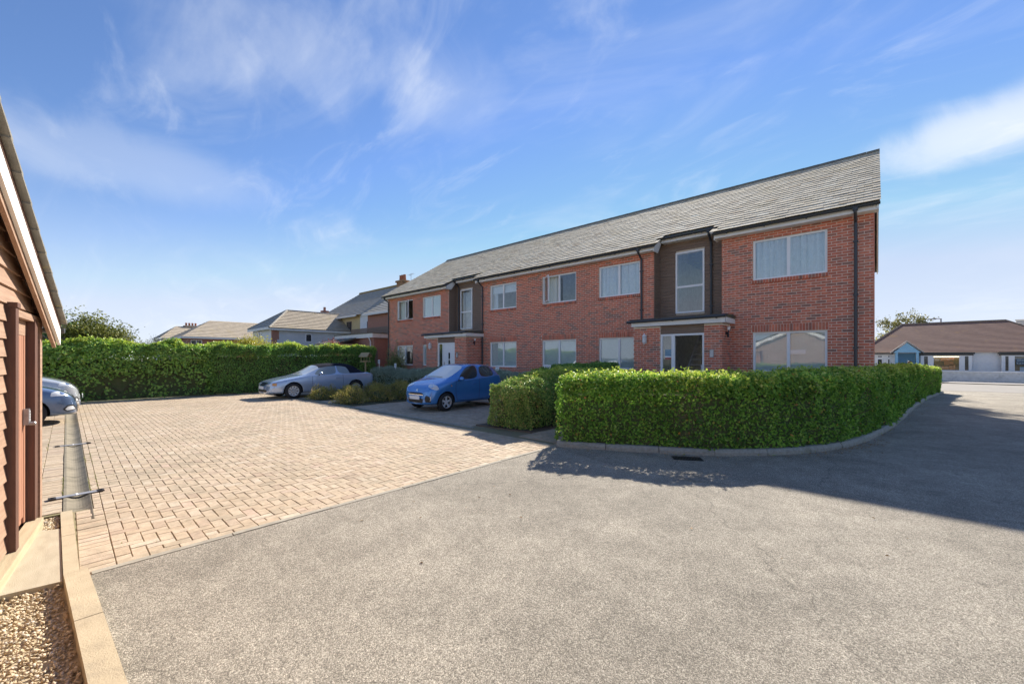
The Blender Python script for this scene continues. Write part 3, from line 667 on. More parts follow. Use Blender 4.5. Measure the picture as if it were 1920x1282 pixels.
# lower walls of the bays behind the porches, with the hall doorway left open
for bx, d0, d1 in ((BAY1,P1[3],P1[4]),(BAY2,P2[3],P2[4])):
    for p_ in panels(bx[0],bx[1],2.75,6.1,[(-5.27,-4.33,3.25,5.33),(-16.91,-15.98,3.25,5.33)]): wall_mb.box(p_[0],p_[1],BY+RECESS+.02,BY+RECESS+.2,p_[2],p_[3])
    wall_mb.box(bx[0]-.02,d0-.05,BY+.02,BY+.2,-.1,2.8); wall_mb.box(d1+.05,bx[1]+.02,BY+.02,BY+.2,-.1,2.8)
wall_mb.obj('wall', mortar, fl)
bb = np.array(brick_boxes)
fr = (bb[:,3] <= BY+.021) & (bb[:,2] > BY-.01) & (bb[:,0] > RW[0]) & (bb[:,4] > 1.30) & np.isclose(bb[:,1]-bb[:,0], .212) & np.isclose(bb[:,5]-bb[:,4], .062)
order = np.where(fr)[0]; order = order[np.argsort(-bb[order,0])][:300]
msk = np.ones(len(bb), bool); msk[order] = False
q = MB(); q.boxes(bb[msk]); q.obj('brickwork', brick_i, fl, kind='stuff')
bm1 = MB().box(-.106,.106,0,.02,-.031,.031).mesh('brick'); bm1.materials.append(brick_o)
for i in order: link('brick', bm1, None, fl, loc=((bb[i,0]+bb[i,1])/2, bb[i,2], (bb[i,4]+bb[i,5])/2))
# sills of upright bricks on edge under the upper windows
for a,b in WIN_R+WIN_M+WIN_L:
    q = MB(); n = round((b-a+.06)/.075); w = (b-a+.06)/n
    for i in range(n): q.box(a-.03+i*w+.005,a-.03+(i+1)*w-.005,BY-.035,BY+.05,FZ0-.105,FZ0-.004)
    q.obj('sill', brick_i, fl)
    MB().box(a-.03,b+.03,BY-.028,BY+.045,FZ0-.1,FZ0-.008).obj('sill_joint', mortar, fl)

# windows
def curtain(x0,x1,z0,z1,y,mat,wave=.025,freq=30,seed=0):
    n = max(12, int((x1-x0)*60)); xs_ = np.linspace(x0,x1,n); r_ = np.random.default_rng(seed)
    ph = np.cumsum(r_.random(n)*freq*(x1-x0)/n*2)
    yy = y+wave*np.sin(ph); V = np.concatenate([np.c_[xs_,yy,np.full(n,z0)], np.c_[xs_,yy+wave*.3*np.sin(ph*1.7),np.full(n,z1)]])
    return MB().add(V, [[i,i+1,n+i+1,n+i] for i in range(n-1)])
def vblind(x0,x1,z0,z1,y,seed=0):
    q = MB(); w = .085; n = int((x1-x0)/w)
    for i in range(n):
        a = x0+i*w; t = .035; q.add([(a,y,z0),(a+w*1.02,y+t,z0),(a+w*1.02,y+t,z1),(a,y,z1)], [[0,1,2,3]])
    return q
def window(x0,x1,z0,z1,y,cov='blind',cols_=2,openl=None,trans=None,parent=fl,seed=0,ya=.05):
    """upvc window set ya behind the brick face; panes are sub-parts"""
    f = .055; yf = y+ya; q = MB()
    q.box(x0,x1,yf,yf+.06,z0,z0+f).box(x0,x1,yf,yf+.06,z1-f,z1).box(x0,x0+f,yf+.001,yf+.059,z0+f,z1-f).box(x1-f,x1,yf+.001,yf+.059,z0+f,z1-f)
    xs_ = [x0+f+(x1-x0-2*f)*i/cols_ for i in range(cols_+1)]
    for xm in xs_[1:-1]: q.box(xm-.04,xm+.04,yf-.002,yf+.058,z0+f,z1-f)
    if trans: q.box(x0+f,x1-f,yf-.002,yf+.058,trans-.035,trans+.035)
    w = q.obj('window', white, parent)
    for i in range(cols_):
        a = xs_[i]+(.04 if i else 0); b = xs_[i+1]-(.04 if i < cols_-1 else 0)
        if openl and i in openl:
            ang = openl[i]; g = .04; ww = b-a
            hx = a if ang > 0 else b
            Mx = Matrix.Translation((hx,yf,0))@Matrix.Rotation(-ang,4,'Z')
            s_ = (0,ww) if ang > 0 else (-ww,0)
            q = MB(); q.box(s_[0],s_[1],-.03,.01,z0+f,z0+f+g,0,Mx).box(s_[0],s_[1],-.03,.01,z1-f-g,z1-f,0,Mx).box(s_[0],s_[0]+g,-.029,.009,z0+f+g,z1-f-g,0,Mx).box(s_[1]-g,s_[1],-.029,.009,z0+f+g,z1-f-g,0,Mx)
            q.obj('open_sash', white, w)
            MB().box(s_[0]+g,s_[1]-g,-.012,-.006,z0+f+g,z1-f-g,0,Mx).obj('pane', pane, w)
        else:
            zz = [z0+f]+([trans] if trans else [])+[z1-f]
            for j in range(len(zz)-1):
                MB().box(a,b,yf+.022,yf+.028,zz[j]+(.035 if j else 0),zz[j+1]-(.035 if j < len(zz)-2 else 0)).obj('pane', pane, w)
    if cov == 'blind': vblind(x0+.03,x1-.03,z0+.05,z1-.03,yf+.045,seed).obj('vertical_blind', blind, w)
    elif cov == 'net': curtain(x0+.02,x1-.02,z0+.05,z1-.04,yf+.078,net,.036,38,seed).obj('net_curtain', net, w)
    elif cov == 'half':
        curtain(x0+.02,x0+.02+(x1-x0)*.42,z0,z1,yf+.2,blind,.04,30,seed).obj('curtain', blind, w)
    elif cov == 'roller':
        MB().box(x0+.03,x1-.03,yf+.12,yf+.125,z1-.42,z1-.03).obj('roller_blind', net, w)
        curtain(x0+.02,x0+.28,z0,z1,yf+.2,net,.03,30,seed).obj('curtain', net, w)
    return w
window(*WIN_R[0],FZ0,FZ1,BY,'net',seed=1); wR = window(*WIN_R[0],GZ0,GZ1,BY,'blind',seed=2)
MB().box(-1.92,-1.48,BY+.083,BY+.087,1.76,1.885).obj('paper_notice', white, wR)
window(*WIN_M[0],FZ0,FZ1,BY,'net',seed=3); window(*WIN_M[0],GZ0,GZ1,BY,'blind',seed=4)
window(*WIN_M[1],FZ0,FZ1,BY,'half',openl={0:R(38)},seed=5); window(*WIN_M[1],GZ0,GZ1,BY,'blind',seed=6)
window(*WIN_M[2],FZ0,FZ1,BY,'roller',seed=7); window(*WIN_M[2],GZ0,GZ1,BY,'blind',seed=8)
window(*WIN_L[0],FZ0,FZ1,BY,'half',openl={0:R(30),1:R(22)},seed=9); wl = window(*WIN_L[0],GZ0,GZ1,BY,'half',seed=10)
window(*WIN_L[1],FZ0,FZ1,BY,'blind',seed=11); window(*WIN_L[1],GZ0,GZ1,BY,'blind',seed=12)
# floors and partitions inside, so the rooms are dark and closed
q = MB(); q.box(XL+.3,-5.9,BY+.35,23.7,2.70,2.95).box(-3.65,XR-.3,BY+.35,23.7,2.70,2.95).box(XL+.3,-5.8,17.2,17.3,-.1,6.2).box(-3.7,XR-.3,17.2,17.3,-.1,6.2)
for x in (-3.6,-6.0,-8.7,-11.9,-14.7,-17.4,-20.2): q.box(x-.05,x+.05,BY+.30,17.2,.25 if abs(x+3.6) > .1 and abs(x+6) > .1 else 2.96,2.69).box(x-.05,x+.05,BY+.65,17.2,2.96,6.0)
q.box(-5.78,-5.70,BY+.21,23.7,.25,2.7).box(-3.78,-3.70,BY+.21,23.7,.25,2.7).box(-5.80,-5.72,BY+RECESS+.21,23.7,2.7,5.5).box(-3.78,-3.70,BY+RECESS+.21,23.7,2.7,5.5)
q.obj('inner_walls', M('room wall', (.80,.79,.75), .9), fl)

# stair bays: horizontal stained boards, tall window, returns
def boards(x0,x1,z0,z1,y,ops,facing='y',ex=.108):
    z = z0
    while z < z1-.01:
        zt = min(z+ex-.006, z1); iv = [(x0,x1)]
        for (a,b,c,d_) in ops:
            if c < zt-.01 and d_ > z+.01: iv = [(p,min(q_,a)) for p,q_ in iv if p < a]+[(max(p,b),q_) for p,q_ in iv if q_ > b]
        for (a,b) in iv:
            if b-a < .02: continue
            pr = [(y,z),(y-.022,z+.002),(y-.016,zt),(y,zt)]
            m_ = MB()
            if facing == 'y': m_.prism(pr, a, b, 'x')
            else: m_.prism([(y-(p[0]-y)*1.0,p[1]) for p in pr], a, b, 'y')
            m_.obj('cladding_board', timber, fl)
        z += ex
for bx, wx in ((BAY1,(-5.28,-4.32)),(BAY2,(-16.92,-15.97))):
    yb = BY+RECESS
    boards(bx[0],bx[1]+.3,2.95,6.05,yb,[(wx[0],wx[1],3.22,5.36)])
    boards(BY+.01,yb-.025,2.95,5.75,bx[0],[],facing='x')
    # dark return on the side away from the camera
    wall_mb2 = MB().box(bx[1],bx[1]+.02,BY+.02,yb,2.9,5.7); wall_mb2.obj('return_panel', timber, fl)
    MB().box(bx[0]+.0,bx[0]+.03,yb-.03,yb+.0,2.95,6.0).obj('corner_bead', timber, fl)
    window(wx[0],wx[1],3.22,5.36,yb-.06,None,1,trans=4.14,ya=.0)
    if bx is not BAY1: MB().box(wx[0],wx[1],yb+.35,yb+.36,3.0,5.5).obj('landing_wall', M('pale landing', (.5,.52,.5), .9), fl)
# porch roofs, doors
def porch_top(P, hallopen):
    xl, xr, yf, d0, d1 = P; o = .14
    MB().box(xl-.06,xr+o,yf-o,BY+.02,2.86,2.93).box(xl-.1,xr+o+.03,yf-o-.03,BY+.01,2.93,2.955).obj('porch_roof', felt, fl)
    MB().box(xl-.02,xr+o-.01,yf-o,yf-o+.02,2.705,2.86).box(xr+o-.02,xr+o,yf-o,BY,2.707,2.858).box(xl-.02,xr+o-.02,yf-o+.02,BY,2.712,2.722).obj('porch_fascia', whitepaint, fl)
    q = MB(); q.tube([(xl-.16,yf-o-.055,2.87),(xr+o,yf-o-.055,2.90)], .045, 10)
    for t in (.08,.5,.92): q.box(xl-.16+(xr-xl+.3)*t-.012,xl-.16+(xr-xl+.3)*t+.012,yf-o-.11,yf-o-.0,2.83,2.86)
    q.obj('porch_gutter', grey_pipe, fl)
    MB().prism([(yf-o+.2,2.955),(BY,2.955),(BY,3.03)], xl-.05, xr+.1, 'x').obj('porch_flashing', felt, fl)
    for k in range(3): MB().box(d0,d1,yf+.03-.004*k,yf+.07,2.43+k*.092,2.43+k*.092+.086).obj('cladding_board', timber, fl)
    fr_ = MB(); zb = .25; zt = 2.425; ym = yf+.03
    fr_.box(d0,d1,ym,ym+.07,zt-.06,zt).box(d0,d0+.06,ym+.001,ym+.069,zb,zt-.06).box(d1-.06,d1,ym+.001,ym+.069,zb,zt-.06).box(d0+.35,d0+.46,ym+.001,ym+.069,zb,zt-.06)
    f_ = fr_.obj('door_frame', white, fl)
    MB().box(d0+.06,d0+.35,ym+.03,ym+.036,zb,zt-.06).obj('side_light', pane, f_)
    MB().box(xl+.25,xr-.25,yf+.25,23.7,.18,.249).obj('hall_floor', M('pale floor', (.55,.52,.47), .7), fl)
    return f_, ym
f1, ym = porch_top(P1, True)
MB().box(-5.14,-4.94,ym+.020,ym+.024,1.60,1.93).obj('poster', M('blue poster', (.10,.24,.36), .4, c2=(.30,.45,.55), ns=9), f1)
MB().box(-5.14,-4.94,ym+.016,ym+.019,1.60,1.67).obj('poster_foot', M('red print', (.50,.16,.12), .5), f1)
MB().box(-5.14,-4.94,ym+.016,ym+.019,1.67,1.71).obj('poster_band', white, f1)
f2, ym2 = porch_top(P2, False)
d2 = MB().box(-16.49,-15.66,ym2+.01,ym2+.05,.27,2.36).obj('front_door', white, fl)
for z in (.85,1.25,1.62): MB().box(-16.12,-16.0,ym2+.003,ym2+.009,z-.02,z+.30).obj('door_light', M('dark pane', (.03,.035,.04), .08, spec=.8), d2)
MB().tube([(-16.42,ym2-.02,1.1),(-16.42,ym2-.02,1.45)], .012, 6).obj('door_pull', steel, d2)
MB().box(-16.12,-16.0,ym2-.001,ym2+.003,1.16,1.22).obj('door_badge', M('pink print', (.6,.2,.3), .5), d2)
# open timber stair in the hall
st = MB(); n = 13; rise, go = .195, .215; y0 = 14.15
for k in range(n): st.box(-5.05,-4.28,y0+k*go-.03,y0+k*go+.22,.25+(k+1)*rise-.035,.25+(k+1)*rise)
st.obj('stair_treads', M('pale tread', (.80,.78,.74), .7), fl)
q = MB()
for x in (-5.1,-4.27): q.prism([(y0-.1,.25),(y0+.15,.25),(y0+n*go+.1,.25+n*rise),(y0+n*go-.15,.25+n*rise+.12)], x, x+.045, 'x')
q.obj('stair_stringers', M('stair paint', (.86,.86,.85), .6), fl)
MB().box(-4.29,-4.20,y0-.12,y0-.03,.25,1.42).obj('newel_post', white, fl)
q = MB()
for k in range(n*2): 
    yy = y0+.05+k*go/2; zz = .25+(yy-y0)/go*rise+.1; q.box(-4.262,-4.232,yy-.012,yy+.012,zz,zz+.82)
q.obj('balusters', white, fl)
MB().prism([(y0-.1,1.25),(y0+n*go,1.25+n*rise+.1),(y0+n*go,1.31+n*rise+.1),(y0-.1,1.31)], -4.28, -4.215, 'x').obj('handrail', timber, fl)
# lanterns, spot lamps, entry panels (things fixed to the porch walls)
def lantern(x,y,l):
    t = thing('wall_lantern', l, 'wall lantern', (x,y,0), 0, 'white lanterns beside the entrances')
    MB().box(-.04,.04,-.03,-.002,2.15,2.42).obj('back_plate', white, t)
    hexp = lambda r: [(r*math.cos(a)*1.0, -.09+r*math.sin(a)) for a in [math.pi/3*i for i in range(6)]]
    MB().prism(hexp(.07), 2.18, 2.38, 'z').obj('glass_body', M('opal glass', (.75,.77,.76), .25), t)
    q = MB(); h = hexp(.085); v = [(a,b,2.38) for a,b in h]+[(0,-.09,2.48)]; q.add(v, [[i,(i+1)%6,6] for i in range(6)]); q.add(v, [[5,4,3,2,1,0]]); q.obj('cap', white, t)
    MB().lathe([(0,2.10),(.02,2.11),(.05,2.16),(.068,2.18),(0,2.18)], 10, 0, 'z', (0,-.09,0)).obj('finial', white, t)
lantern(-5.79, P1[2], 'white hexagonal lantern beside the open entrance')
lantern(-17.52, P2[2], 'white hexagonal lantern beside the closed white door')
def spot(x,y,l):
    t = thing('spot_lamp', l, 'spot lamp', (x,y,0), 0, 'black spot lamps on the porch sides')
    MB().box(.0,.03,-.03,.03,2.36,2.46).obj('bracket', black, t)
    MB().lathe([(0,0),(.035,.0),(.055,.09),(.05,.1),(0,.09)], 12, 0, 'z', (.08,0,2.50)).obj('lamp_head', white, t)
    MB().tube([(.03,0,2.42),(.08,0,2.44),(.08,0,2.50)], .018, 8).tube([(.06,0,2.43),(.075,-.02,2.28)], .03, 8).obj('sensor', black, t)
spot(P1[1], 13.5, 'black spot lamp on the side of the nearer porch'); spot(P2[1], 13.45, 'black spot lamp on the side of the farther porch')
def panel(x,y,l):
    t = thing('entry_panel', l, 'entry phone', (x,y,0), 0, 'entry phone panels by the doors')
    MB().box(-.06,.06,-.02,-.001,1.66,1.92).obj('plate', steel, t)
    q = MB()
    for i in range(5):
        for j in range(2): q.box(-.03+j*.035,-.008+j*.035,-.026,-.02,1.70+i*.035,1.722+i*.035)
    q.obj('buttons', white, t)
panel(-3.70, P1[2], 'steel entry phone panel right of the open entrance'); panel(-15.40, P2[2], 'steel entry phone panel right of the closed white door')

# roof
rf = MB()
def slab_front(x0,x1,ys):
    rf.prism([(ys,roofz(ys)-.11),(RY,RZ-.11),(RY,RZ-.03),(ys,roofz(ys)-.03)], x0, x1, 'x')
SEG = [(-3.65-.17,XR+.12,EY),(BAY1[0]+.15,-3.82,EY+RECESS),(MID[0]-.15,BAY1[0]+.15,EY),(BAY2[0]+.17,MID[0]-.15,EY+RECESS),(XL-.12,BAY2[0]+.17,EY)]
for a,b,y in SEG: slab_front(a,b,y)
rf.prism([(2*RY-EY,EZ-.11),(RY,RZ-.11),(RY,RZ),(2*RY-EY,EZ)], XL-.12, XR+.12, 'x')
roof = rf.obj('roof', felt, fl)
ang = math.atan(SLP); ca, sa = math.cos(ang), math.sin(ang); GA = .262; TW = .333; TL = .36
tl = []; LEN = (RY-EY)/ca; nr = int(LEN/GA)+1
for r in range(nr):
    s0 = -.03+r*GA
    off = (TW/2 if r % 2 else 0)
    x = XR+.14
    while x > XL-.16:
        a = x-TW if not (x == XR+.14 and off) else x-TW/2
        a = max(a, XL-.16); xc = (a+x)/2
        if x-a > .06:
            ymin = next((y for p,q_,y in SEG if p <= xc <= q_), EY)
            if EY+s0*ca > ymin-.12:
                tl.append((a+.002, x-.002, s0, min(TL, LEN-s0+.02)))
        x = a
tl = np.array(tl)
def tile_pts(x0,x1,s0,L,dz=0,tw=0.):
    # thin slab: tail lifted on the course below
    def Pt(x,s,h): return (x, EY+s*ca-h*sa, EZ+s*sa+h*ca)
    h0, h1, t = .026+dz, .004+dz, .011
    return [Pt(x0,s0+tw,h0-t),Pt(x1,s0-tw,h0-t),Pt(x1,s0+L,h1-t),Pt(x0,s0+L,h1-t),Pt(x0,s0+tw,h0),Pt(x1,s0-tw,h0),Pt(x1,s0+L,h1),Pt(x0,s0+L,h1)]
fullt = np.isclose(tl[:,1]-tl[:,0], TW-.004) & np.isclose(tl[:,3], TL)
idx = np.where(fullt)[0]; idx = idx[np.argsort(-(tl[idx,0]-tl[idx,2]*.25))][:300]
mk = np.ones(len(tl), bool); mk[idx] = False
q = MB()
for t in tl[mk]:
    q.add(tile_pts(t[0],t[1],t[2],t[3],random.uniform(0,.006),random.uniform(-.006,.006)), MB.BF)
q.obj('roof_tiles', tile_i, roof, kind='stuff')
base = MB().add(tile_pts(-TW/2+.002,TW/2-.002,0,TL), MB.BF).mesh('roof_tile'); base.materials.append(tile_o)
for i in idx:
    t = tl[i]; dz = random.uniform(0,.006)
    link('roof_tile', base, None, roof, loc=((t[0]+t[1])/2, t[2]*ca-dz*sa, t[2]*sa+dz*ca))
q = MB()
for x in np.arange(XL-.15, XR+.1, .45): q.tube([(x,RY,RZ-.06),(min(x+.444,XR+.14),RY,RZ-.055)], .13, 10)
q.obj('ridge_tiles', M('ridge tile', (.16,.155,.145), .85, c2=(.24,.21,.13), ns=3), roof, kind='stuff')
for s in (1,):
    q = MB(); q.prism([(EY+.02,EZ-.20),(RY,RZ-.20),(2*RY-EY,EZ-.20),(2*RY-EY,EZ-.06),(RY,RZ-.04),(EY+.02,EZ-.06)], XR+.07, XR+.105, 'x'); q.obj('bargeboard', whitepaint, roof)
    q = MB(); q.prism([(EY+.02,EZ-.20),(RY,RZ-.20),(2*RY-EY,EZ-.20),(2*RY-EY,EZ-.06),(RY,RZ-.04),(EY+.02,EZ-.06)], XL-.105, XL-.07, 'x'); q.obj('bargeboard', whitepaint, roof)
# fascias, soffits, gutters
for a,b,y in SEG:
    zf = roofz(y); bay = y > EY+.1
    MB().box(a+.02,b-.02,y+.075,y+.10,zf-.20,zf-.02).box(a+.02,b-.02,y+.10,y+.39 if not bay else y+.36,zf-.20,zf-.19).obj('fascia', whitepaint, fl)
    if not bay:
        q = MB()
        for xx in (a+.02,b-.045):
            if XL+.2 < xx < XR-.2: q.prism([(y+.08,zf-.24),(y+.42,zf-.24),(y+.7,zf+.12),(y+.66,zf+.36),(y+.08,zf-.03)], xx, xx+.025, 'x')
        if q.v: q.obj('eaves_box_end', whitepaint, fl)
    q = MB(); c_ = (y+.02, zf-.045)
    pr = [(c_[0]+.055*math.cos(t), c_[1]+.055*math.sin(t)) for t in np.linspace(math.pi,2*math.pi,9)]
    pr += [(c_[0]+.05*math.cos(t), c_[1]+.006+.05*math.sin(t)) for t in np.linspace(2*math.pi,math.pi,9)]
    q.prism(pr, a-.01, b+.01, 'x')
    for xx in np.arange(b-.5, a, -1.0): q.box(xx-.015,xx+.015,y-.04,y+.075,zf-.115,zf-.09)
    q.obj('gutter', grey_pipe, fl)
def downpipe(x, yw, ytop, ztop, zb):
    q = MB(); q.tube([(x,ytop,ztop),(x,ytop,ztop-.08),(x,yw-.05,ztop-.30),(x,yw-.05,zb)], .036, 10)
    for z in np.arange(zb+.4, ztop-.4, 1.4): q.box(x-.055,x+.055,yw-.09,yw,z,z+.04)
    q.box(x-.05,x+.05,ytop-.05,ytop+.05,ztop-.06,ztop+.01); q.obj('downpipe', grey_pipe, fl)
zg = EZ-.09
downpipe(-.40,BY,EY+.02,zg,.1); downpipe(-6.30,BY,EY+.02,zg,2.96); downpipe(-14.62,BY,EY+.02,zg,.1); downpipe(-23.38,BY,EY+.02,zg,.1)
downpipe(-4.10,BY+RECESS-.02,EY+RECESS+.02,roofz(EY+RECESS)-.09,2.96); downpipe(-17.05,BY+RECESS-.02,EY+RECESS+.02,roofz(EY+RECESS)-.09,2.96)

# ------------------------------------------------------------------ hedges and shrubs
def leafmat(name, ramp, transl=.25, rough=.42, spec=.5, vary=.2, ns=1.2):
    return M(name, (0,0,0), rough, rand='island', ramp=ramp, vary=vary, ns=ns, transl=transl, spec=spec)
EU = leafmat('glossy hedge leaf', [(0,(.07,.16,.02)),(.3,(.14,.30,.032)),(.65,(.23,.43,.05)),(.9,(.34,.54,.08)),(.985,(.45,.60,.13)),(.99,(.70,.36,.08)),(1,(.55,.28,.09))], rough=.5, transl=.33, vary=.3)
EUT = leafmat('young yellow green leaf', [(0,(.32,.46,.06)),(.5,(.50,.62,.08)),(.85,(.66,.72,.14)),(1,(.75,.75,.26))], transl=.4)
GRN = leafmat('mid green leaf', [(0,(0.111,0.219,0.048)),(.5,(0.186,0.362,0.065)),(.9,(0.286,0.483,0.099)),(1,(0.373,0.548,0.155))])
DRK = leafmat('dark green leaf', [(0,(0.066,0.135,0.041)),(.5,(0.113,0.217,0.058)),(.9,(0.186,0.310,0.083)),(1,(0.269,0.372,0.124))])
IVY = leafmat('broad bright leaf', [(0,(0.126,0.231,0.052)),(.4,(0.231,0.419,0.073)),(.8,(0.356,0.566,0.105)),(1,(0.389,0.508,0.134))])
SIL = leafmat('silver sage leaf', [(0,(.26,.33,.23)),(.5,(.42,.50,.37)),(.9,(.56,.62,.49)),(1,(.66,.70,.58))], rough=.75, spec=.2)
HEA = leafmat('heather sprig', [(0,(0.236,0.224,0.065)),(.4,(0.378,0.354,0.094)),(.8,(0.519,0.460,0.130)),(.95,(0.590,0.425,0.212)),(1,(0.649,0.496,0.307))], rough=.7, spec=.2)
VAR = leafmat('mottled leaf', [(0,(0.135,0.255,0.058)),(.4,(0.255,0.404,0.088)),(.75,(0.430,0.563,0.135)),(.92,(0.537,0.595,0.192)),(1,(0.728,0.460,0.211))])
OLV = leafmat('olive leaf', [(0,(0.145,0.196,0.061)),(.5,(0.248,0.310,0.104)),(1,(0.413,0.454,0.165))])
YEL = leafmat('golden leaf', [(0,(0.375,0.350,0.037)),(.5,(0.600,0.525,0.062)),(1,(0.720,0.700,0.150))])
RED = leafmat('red leaf', [(0,(0.350,0.088,0.070)),(1,(0.450,0.138,0.100))])
DEAD = leafmat('dry brown leaf', [(0,(.16,.11,.07)),(.6,(.26,.18,.10)),(1,(.42,.26,.12))])
stem = M('twig bark', (.16,.115,.08), .9, c2=(.09,.065,.045), ns=12, bump=.4)
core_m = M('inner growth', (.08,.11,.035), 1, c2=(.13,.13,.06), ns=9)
pale_bark = M('pale bark', (.30,.26,.21), .9, c2=(.20,.17,.135), ns=8, bump=.4)

def hedge_pts(path, w, h, n, z0=0.05, bulge=.07, rnd=.18, ends=True, seed=1):
    """random points and outward normals on a clipped hedge along a path; w,h: functions of the path parameter 0..1"""
    T, Nn = frame(path); arc_ = np.concatenate([[0], np.cumsum(np.linalg.norm(np.diff(path, axis=0), axis=1))]); Lt = arc_[-1]
    g = arc_/Lt
    wf = w if callable(w) else (lambda t: np.full_like(t, w)); hf = h if callable(h) else (lambda t: np.full_like(t, h))
    sec = wf(np.array([.5]))[0]; hh = hf(np.array([.5]))[0]
    per = 2*hh+sec; t = rng.random(n); v = rng.random(n)*per
    W = wf(t); H = hf(t)
    side = np.where(v < hh, 0, np.where(v < hh+sec, 1, 2))
    off = np.where(side == 0, -W/2, np.where(side == 1, -W/2+(v-hh)/sec*W, W/2))
    z = np.where(side == 0, v/hh*H, np.where(side == 1, H, (per-v)/hh*H))
    nn = np.stack([np.where(side == 0, -1., np.where(side == 2, 1., 0)), np.where(side == 1, 1., 0)], 1)
    # round the shoulders
    c = W/2-rnd; ex = np.abs(off)-c; ez = z-(H-rnd); m = (ex > 0) & (ez > 0)
    le = np.maximum(np.hypot(ex, ez), 1e-6); k = np.where(m, np.minimum(1, rnd/le), 1)
    off = np.where(m, np.sign(off)*(c+ex*k), off); z = np.where(m, H-rnd+ez*k, z)
    nn[m] = np.stack([np.sign(off)*ex/le, ez/le], 1)[m]
    px = np.stack([np.interp(t, g, path[:,i]) for i in (0,1)], 1); n2 = np.stack([np.interp(t, g, Nn[:,i]) for i in (0,1)], 1); t2 = np.stack([np.interp(t, g, T[:,i]) for i in (0,1)], 1)
    P = np.c_[px+n2*off[:,None], z]; N3 = np.c_[n2*nn[:,:1], nn[:,1]]
    if ends:
        ne = int(n*sec/(2*Lt+1e-6)*1.2)+4
        for e, sg in ((0,-1),(-1,1)):
            We = wf(np.array([0. if e == 0 else 1.]))[0]; He = hf(np.array([0. if e == 0 else 1.]))[0]
            o = (rng.random(ne)-.5)*We; zz = rng.random(ne)*He
            bul = .5*np.sqrt(np.maximum(0, 1-(2*o/We)**2))*min(.35,We*.4)*np.clip((He-zz)/.25+.35,0,1)
            P = np.concatenate([P, np.c_[path[e][None]+Nn[e][None]*o[:,None]+T[e][None]*sg*bul[:,None], zz]])
            N3 = np.concatenate([N3, np.tile([T[e][0]*sg, T[e][1]*sg, .15], (ne,1))])
    d_ = (vnoise(P, 2.2, seed)-.5)*2*bulge + (vnoise(P, 7., seed+5)-.5)*bulge
    P = P+unit(N3)*d_[:,None]
    P[:,2] += z0 + np.array([gz(y) for y in P[:,1]])
    return P, unit(N3)
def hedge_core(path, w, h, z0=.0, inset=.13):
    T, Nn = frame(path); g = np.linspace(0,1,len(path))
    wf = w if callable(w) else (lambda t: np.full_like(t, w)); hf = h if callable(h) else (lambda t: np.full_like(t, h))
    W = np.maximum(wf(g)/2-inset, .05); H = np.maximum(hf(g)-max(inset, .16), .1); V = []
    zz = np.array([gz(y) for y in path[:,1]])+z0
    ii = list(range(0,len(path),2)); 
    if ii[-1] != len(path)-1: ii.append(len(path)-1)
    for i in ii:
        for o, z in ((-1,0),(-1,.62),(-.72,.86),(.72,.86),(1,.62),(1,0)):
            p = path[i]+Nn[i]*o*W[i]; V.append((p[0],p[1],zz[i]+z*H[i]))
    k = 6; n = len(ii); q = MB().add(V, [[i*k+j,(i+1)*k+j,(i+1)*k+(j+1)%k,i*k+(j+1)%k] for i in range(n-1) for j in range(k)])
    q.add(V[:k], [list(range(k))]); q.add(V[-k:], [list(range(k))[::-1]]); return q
def stems(path, w, h, n, seed=0, mat=None):
    q = MB(); r_ = random.Random(seed)
    for _ in range(n):
        p = path[r_.randrange(len(path))]; a = r_.uniform(0,6.28)
        b = Vector((p[0]+r_.uniform(-.2,.2), p[1]+r_.uniform(-.2,.2), gz(p[1]))); pts = [b]; d_ = Vector((math.cos(a)*.5, math.sin(a)*.5, 1))
        for k in range(4):
            d_ = (d_+Vector((r_.uniform(-.4,.4), r_.uniform(-.4,.4), 0))).normalized(); pts.append(pts[-1]+d_*h*.27)
        q.tube(pts, [.022,.018,.013,.009,.005], 5)
    return q
